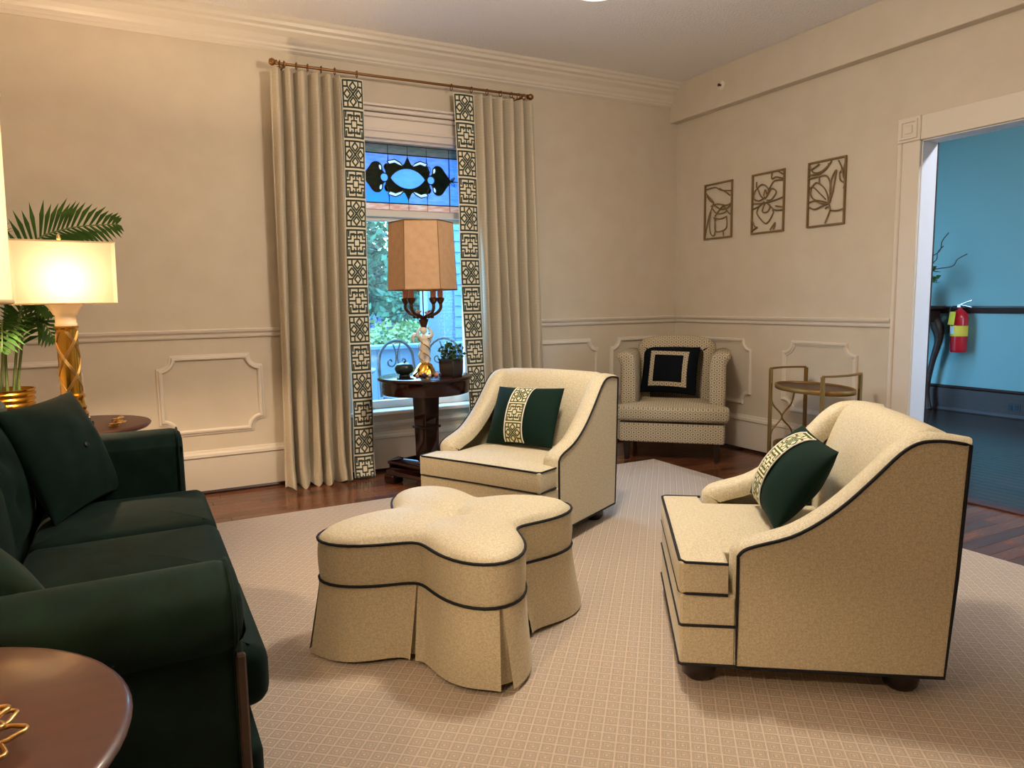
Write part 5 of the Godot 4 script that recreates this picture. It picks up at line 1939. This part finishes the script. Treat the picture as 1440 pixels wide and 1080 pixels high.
func build_palm() -> void:
	var st := thing("plant_stand", "dark wooden plant stand hidden behind the sofa", "stand", Vector3(-5.03, 0, 0.47))
	var s := S()
	lathe(s, [Vector2(0, 0.50), Vector2(0.16, 0.50), Vector2(0.165, 0.51), Vector2(0.16, 0.525), Vector2(0, 0.525)], 28)
	put("top", s, M.dark_wood, st)
	for i in 3:
		var a := TAU * i / 3
		s = S()
		tube(s, [Vector3(cos(a) * 0.14, 0.0, sin(a) * 0.14), Vector3(cos(a) * 0.11, 0.50, sin(a) * 0.11)], 0.016, 8)
		put("leg", s, M.dark_wood, st)
	var o := thing("potted_palm", "green palm in a ribbed gold pot behind the sofa", "plant", Vector3(-5.03, 0.525, 0.47))
	s = S()
	var prof := [Vector2(0, 0), Vector2(0.10, 0), Vector2(0.115, 0.01)]
	for i in 9:
		var y := 0.02 + i * 0.03
		prof.append_array([Vector2(0.122 + i * 0.0025, y), Vector2(0.130 + i * 0.0025, y + 0.010), Vector2(0.130 + i * 0.0025, y + 0.018), Vector2(0.122 + i * 0.0025, y + 0.028)])
	prof.append_array([Vector2(0.15, 0.292), Vector2(0.15, 0.30), Vector2(0.142, 0.30), Vector2(0.138, 0.27)])
	lathe(s, prof, 36, Transform3D.IDENTITY, 0.3)
	put("pot", s, M.gold, o)
	s = S()
	lathe(s, [Vector2(0.138, 0.268), Vector2(0.08, 0.275), Vector2(0, 0.278)], 24)
	put("soil", s, M.soil, o)
	var U := Vector3(0.1, 0.55, 0.8)
	var V := Vector3(0, 0.25, 1)
	# endpoints relative to the pot
	frond(o, [Vector3(0.02, 0.27, 0), Vector3(0.05, 0.75, -0.02), Vector3(0.18, 1.06, -0.04), Vector3(0.36, 1.16, -0.04), Vector3(0.60, 1.19, -0.02)], 26, 0.23, V)
	frond(o, [Vector3(0.05, 0.27, 0.02), Vector3(0.09, 0.55, 0.03), Vector3(0.13, 0.74, 0.06), Vector3(0.20, 0.78, 0.10), Vector3(0.27, 0.70, 0.14)], 18, 0.18, U)
	frond(o, [Vector3(0.06, 0.27, -0.02), Vector3(0.10, 0.5, 0.0), Vector3(0.13, 0.66, 0.0), Vector3(0.20, 0.67, 0.03), Vector3(0.26, 0.56, 0.05)], 18, 0.17, U)
	frond(o, [Vector3(-0.02, 0.27, 0.03), Vector3(-0.03, 0.7, 0.05), Vector3(0.0, 0.98, 0.12), Vector3(0.04, 1.05, 0.25), Vector3(0.06, 0.98, 0.40)], 22, 0.20, U)
	frond(o, [Vector3(-0.04, 0.27, 0.0), Vector3(-0.08, 0.65, 0.02), Vector3(-0.16, 0.92, 0.03), Vector3(-0.26, 0.98, 0.05), Vector3(-0.36, 0.90, 0.08)], 20, 0.20, U)
	frond(o, [Vector3(0.0, 0.27, 0.04), Vector3(0.03, 0.52, 0.08), Vector3(0.05, 0.66, 0.16), Vector3(0.06, 0.64, 0.26), Vector3(0.06, 0.52, 0.34)], 16, 0.17, U)
	for q in [[Vector3(0.075, 0.27, 0.03), Vector3(0.085, 0.36, 0.05)], [Vector3(0.03, 0.27, 0.07), Vector3(0.035, 0.38, 0.09)]]:
		s = S()
		tube(s, [q[0], q[0].lerp(q[1], 0.5), q[1]], [0.012, 0.008, 0.001], 7)
		put("young_shoot", s, M.palm_stem, o)


func pillow_point(w: float, h: float, t: float, a: float, b: float, e: float) -> Vector3:
	var pin := 0.05
	var x := a * w * 0.5 * (1.0 - pin * (1.0 - b * b) * 1.0)
	var y := b * h * 0.5 * (1.0 - pin * (1.0 - a * a) * 1.0)
	var full := pow(maxf(0.0, 1.0 - a * a), 0.55) * pow(maxf(0.0, 1.0 - b * b), 0.55)
	return Vector3(x, y, e * t * 0.5 * full)


func pillow(label: String, at: Vector3, euler: Vector3, w: float, h: float, t: float, m: Material, group := "") -> Node3D:
	var o := thing("throw_pillow", label, "pillow", at, 0.0, group)
	o.rotation = euler
	var s := S()
	for e in [1.0, -1.0]:
		grid(s, 28, 24, func(u: float, v: float):
			var a := sin((u - 0.5) * PI)
			var b := sin((v - 0.5) * PI)
			var p := pillow_point(w, h, t, a, b, e)
			p.z += 0.004 * sin(a * 7.0 + b * 3.0) * sin(b * 5.0 - a * 4.0) * (1.0 - a * a) * (1.0 - b * b) * e
			return p, false, false, Vector2.ONE, e < 0)
	put("cover", s, m, o)
	return o


func build_pillows() -> void:
	var s: SurfaceTool
	for q in [[Vector3(-2.489, 0.61, 1.639), Vector3(-0.465, -1.114, 0.036), 0.442, 0.346, "dark green pillow with patterned band on armchair beside pedestal table", -0.02], [Vector3(-2.354, 0.621, 3.354), Vector3(-0.612, -2.179, -0.032), 0.442, 0.33, "dark green pillow with patterned band on armchair near the doorway", 0.0]]:
		var w: float = q[2]
		var h: float = q[3]
		var o := pillow(q[4], q[0], q[1], w, h, 0.17, M.pillow_velvet, "banded green pillows")
		var c: float = q[5]
		s = S()
		grid(s, 12, 28, func(u: float, v: float):
			var a := lerpf(-0.30 + c, 0.24 + c, u)
			var b := lerpf(-0.97, 0.97, v)
			var p := pillow_point(w, h, 0.17, a, b, 1.0)
			return p + Vector3(0, 0, 0.005), false, false, Vector2(1.0, 1.45))
		put("patterned_band", s, M.pillow_tape, o)
		for a in [-0.305 + c, 0.245 + c]:
			s = S()
			var pts := []
			for i in 25:
				pts.append(pillow_point(w, h, 0.17, a, lerpf(-0.97, 0.97, i / 24.0), 1.0) + Vector3(0, 0, 0.005))
			tube(s, pts, 0.003, 6)
			put("cord_edging", s, M.blossom, o)
	for q in [[Vector3(-4.661, 0.692, 1.89), Vector3(-0.371, 1.085, 0.052), "green velvet sofa pillow with centre button beside the far arm", 0.46, 0.45], [Vector3(-4.755, 0.62, 3.26), Vector3(-0.25, 2.3, 0.55), "green velvet sofa pillow at the picture's left edge by the near arm", 0.44, 0.44]]:
		var o := pillow(q[2], q[0], q[1], q[3], q[4], 0.19, M.green_velvet, "green velvet sofa pillows")
		s = S()
		lathe(s, [Vector2(0, 0), Vector2(0.010, 0.0), Vector2(0.011, 0.004), Vector2(0.006, 0.007), Vector2(0, 0.007)], 14, Transform3D(Basis(Vector3.RIGHT, PI / 2), Vector3(0.0, 0, 0.096)))
		put("button", s, M.iron, o)
	var o := pillow("black pillow with beige square border on the corner armchair", Vector3(-0.535, 0.672, 0.563), Vector3(-0.30, -0.93, -0.02), 0.465, 0.40, 0.16, M.black_velvet)
	s = S()
	for k in 4:
		var B := Basis(Vector3.BACK, k * PI / 2)
		for i in 10:
			var a0 := lerpf(-0.72, 0.72, i / 10.0)
			var a1 := lerpf(-0.72, 0.72, (i + 1) / 10.0)
			var q := []
			for e in [[a0, 0.55], [a1, 0.55], [a1, 0.72], [a0, 0.72]]:
				var lim: float = 0.55 if e[1] < 0.6 else 0.72
				var ab: Vector3 = B * Vector3(clampf(e[0] / 0.72 * lim, -lim, lim), e[1], 0)
				q.append(pillow_point(0.444, 0.42, 0.16, ab.x, ab.y, 1.0) + Vector3(0, 0, 0.005))
			quad(s, q[0], q[1], q[2], q[3])
	put("square_border", s, M.honeycomb, o)


func build_fittings() -> void:
	var o := thing("sprinkler_head", "small round white sprinkler plate on the soffit", "sprinkler", Vector3(-0.08, 2.946, 0.626))
	var s := S()
	lathe(s, [Vector2(0, 0), Vector2(0.035, 0), Vector2(0.034, 0.006), Vector2(0.022, 0.012), Vector2(0, 0.013)], 20, Transform3D(Basis(Vector3.BACK, PI / 2), Vector3.ZERO))
	put("plate", s, M.plate_white, o)
	s = S()
	lathe(s, [Vector2(0.008, 0.012), Vector2(0.008, 0.03), Vector2(0.012, 0.034), Vector2(0, 0.036)], 12, Transform3D(Basis(Vector3.BACK, PI / 2), Vector3.ZERO))
	put("nozzle", s, M.bronze, o)
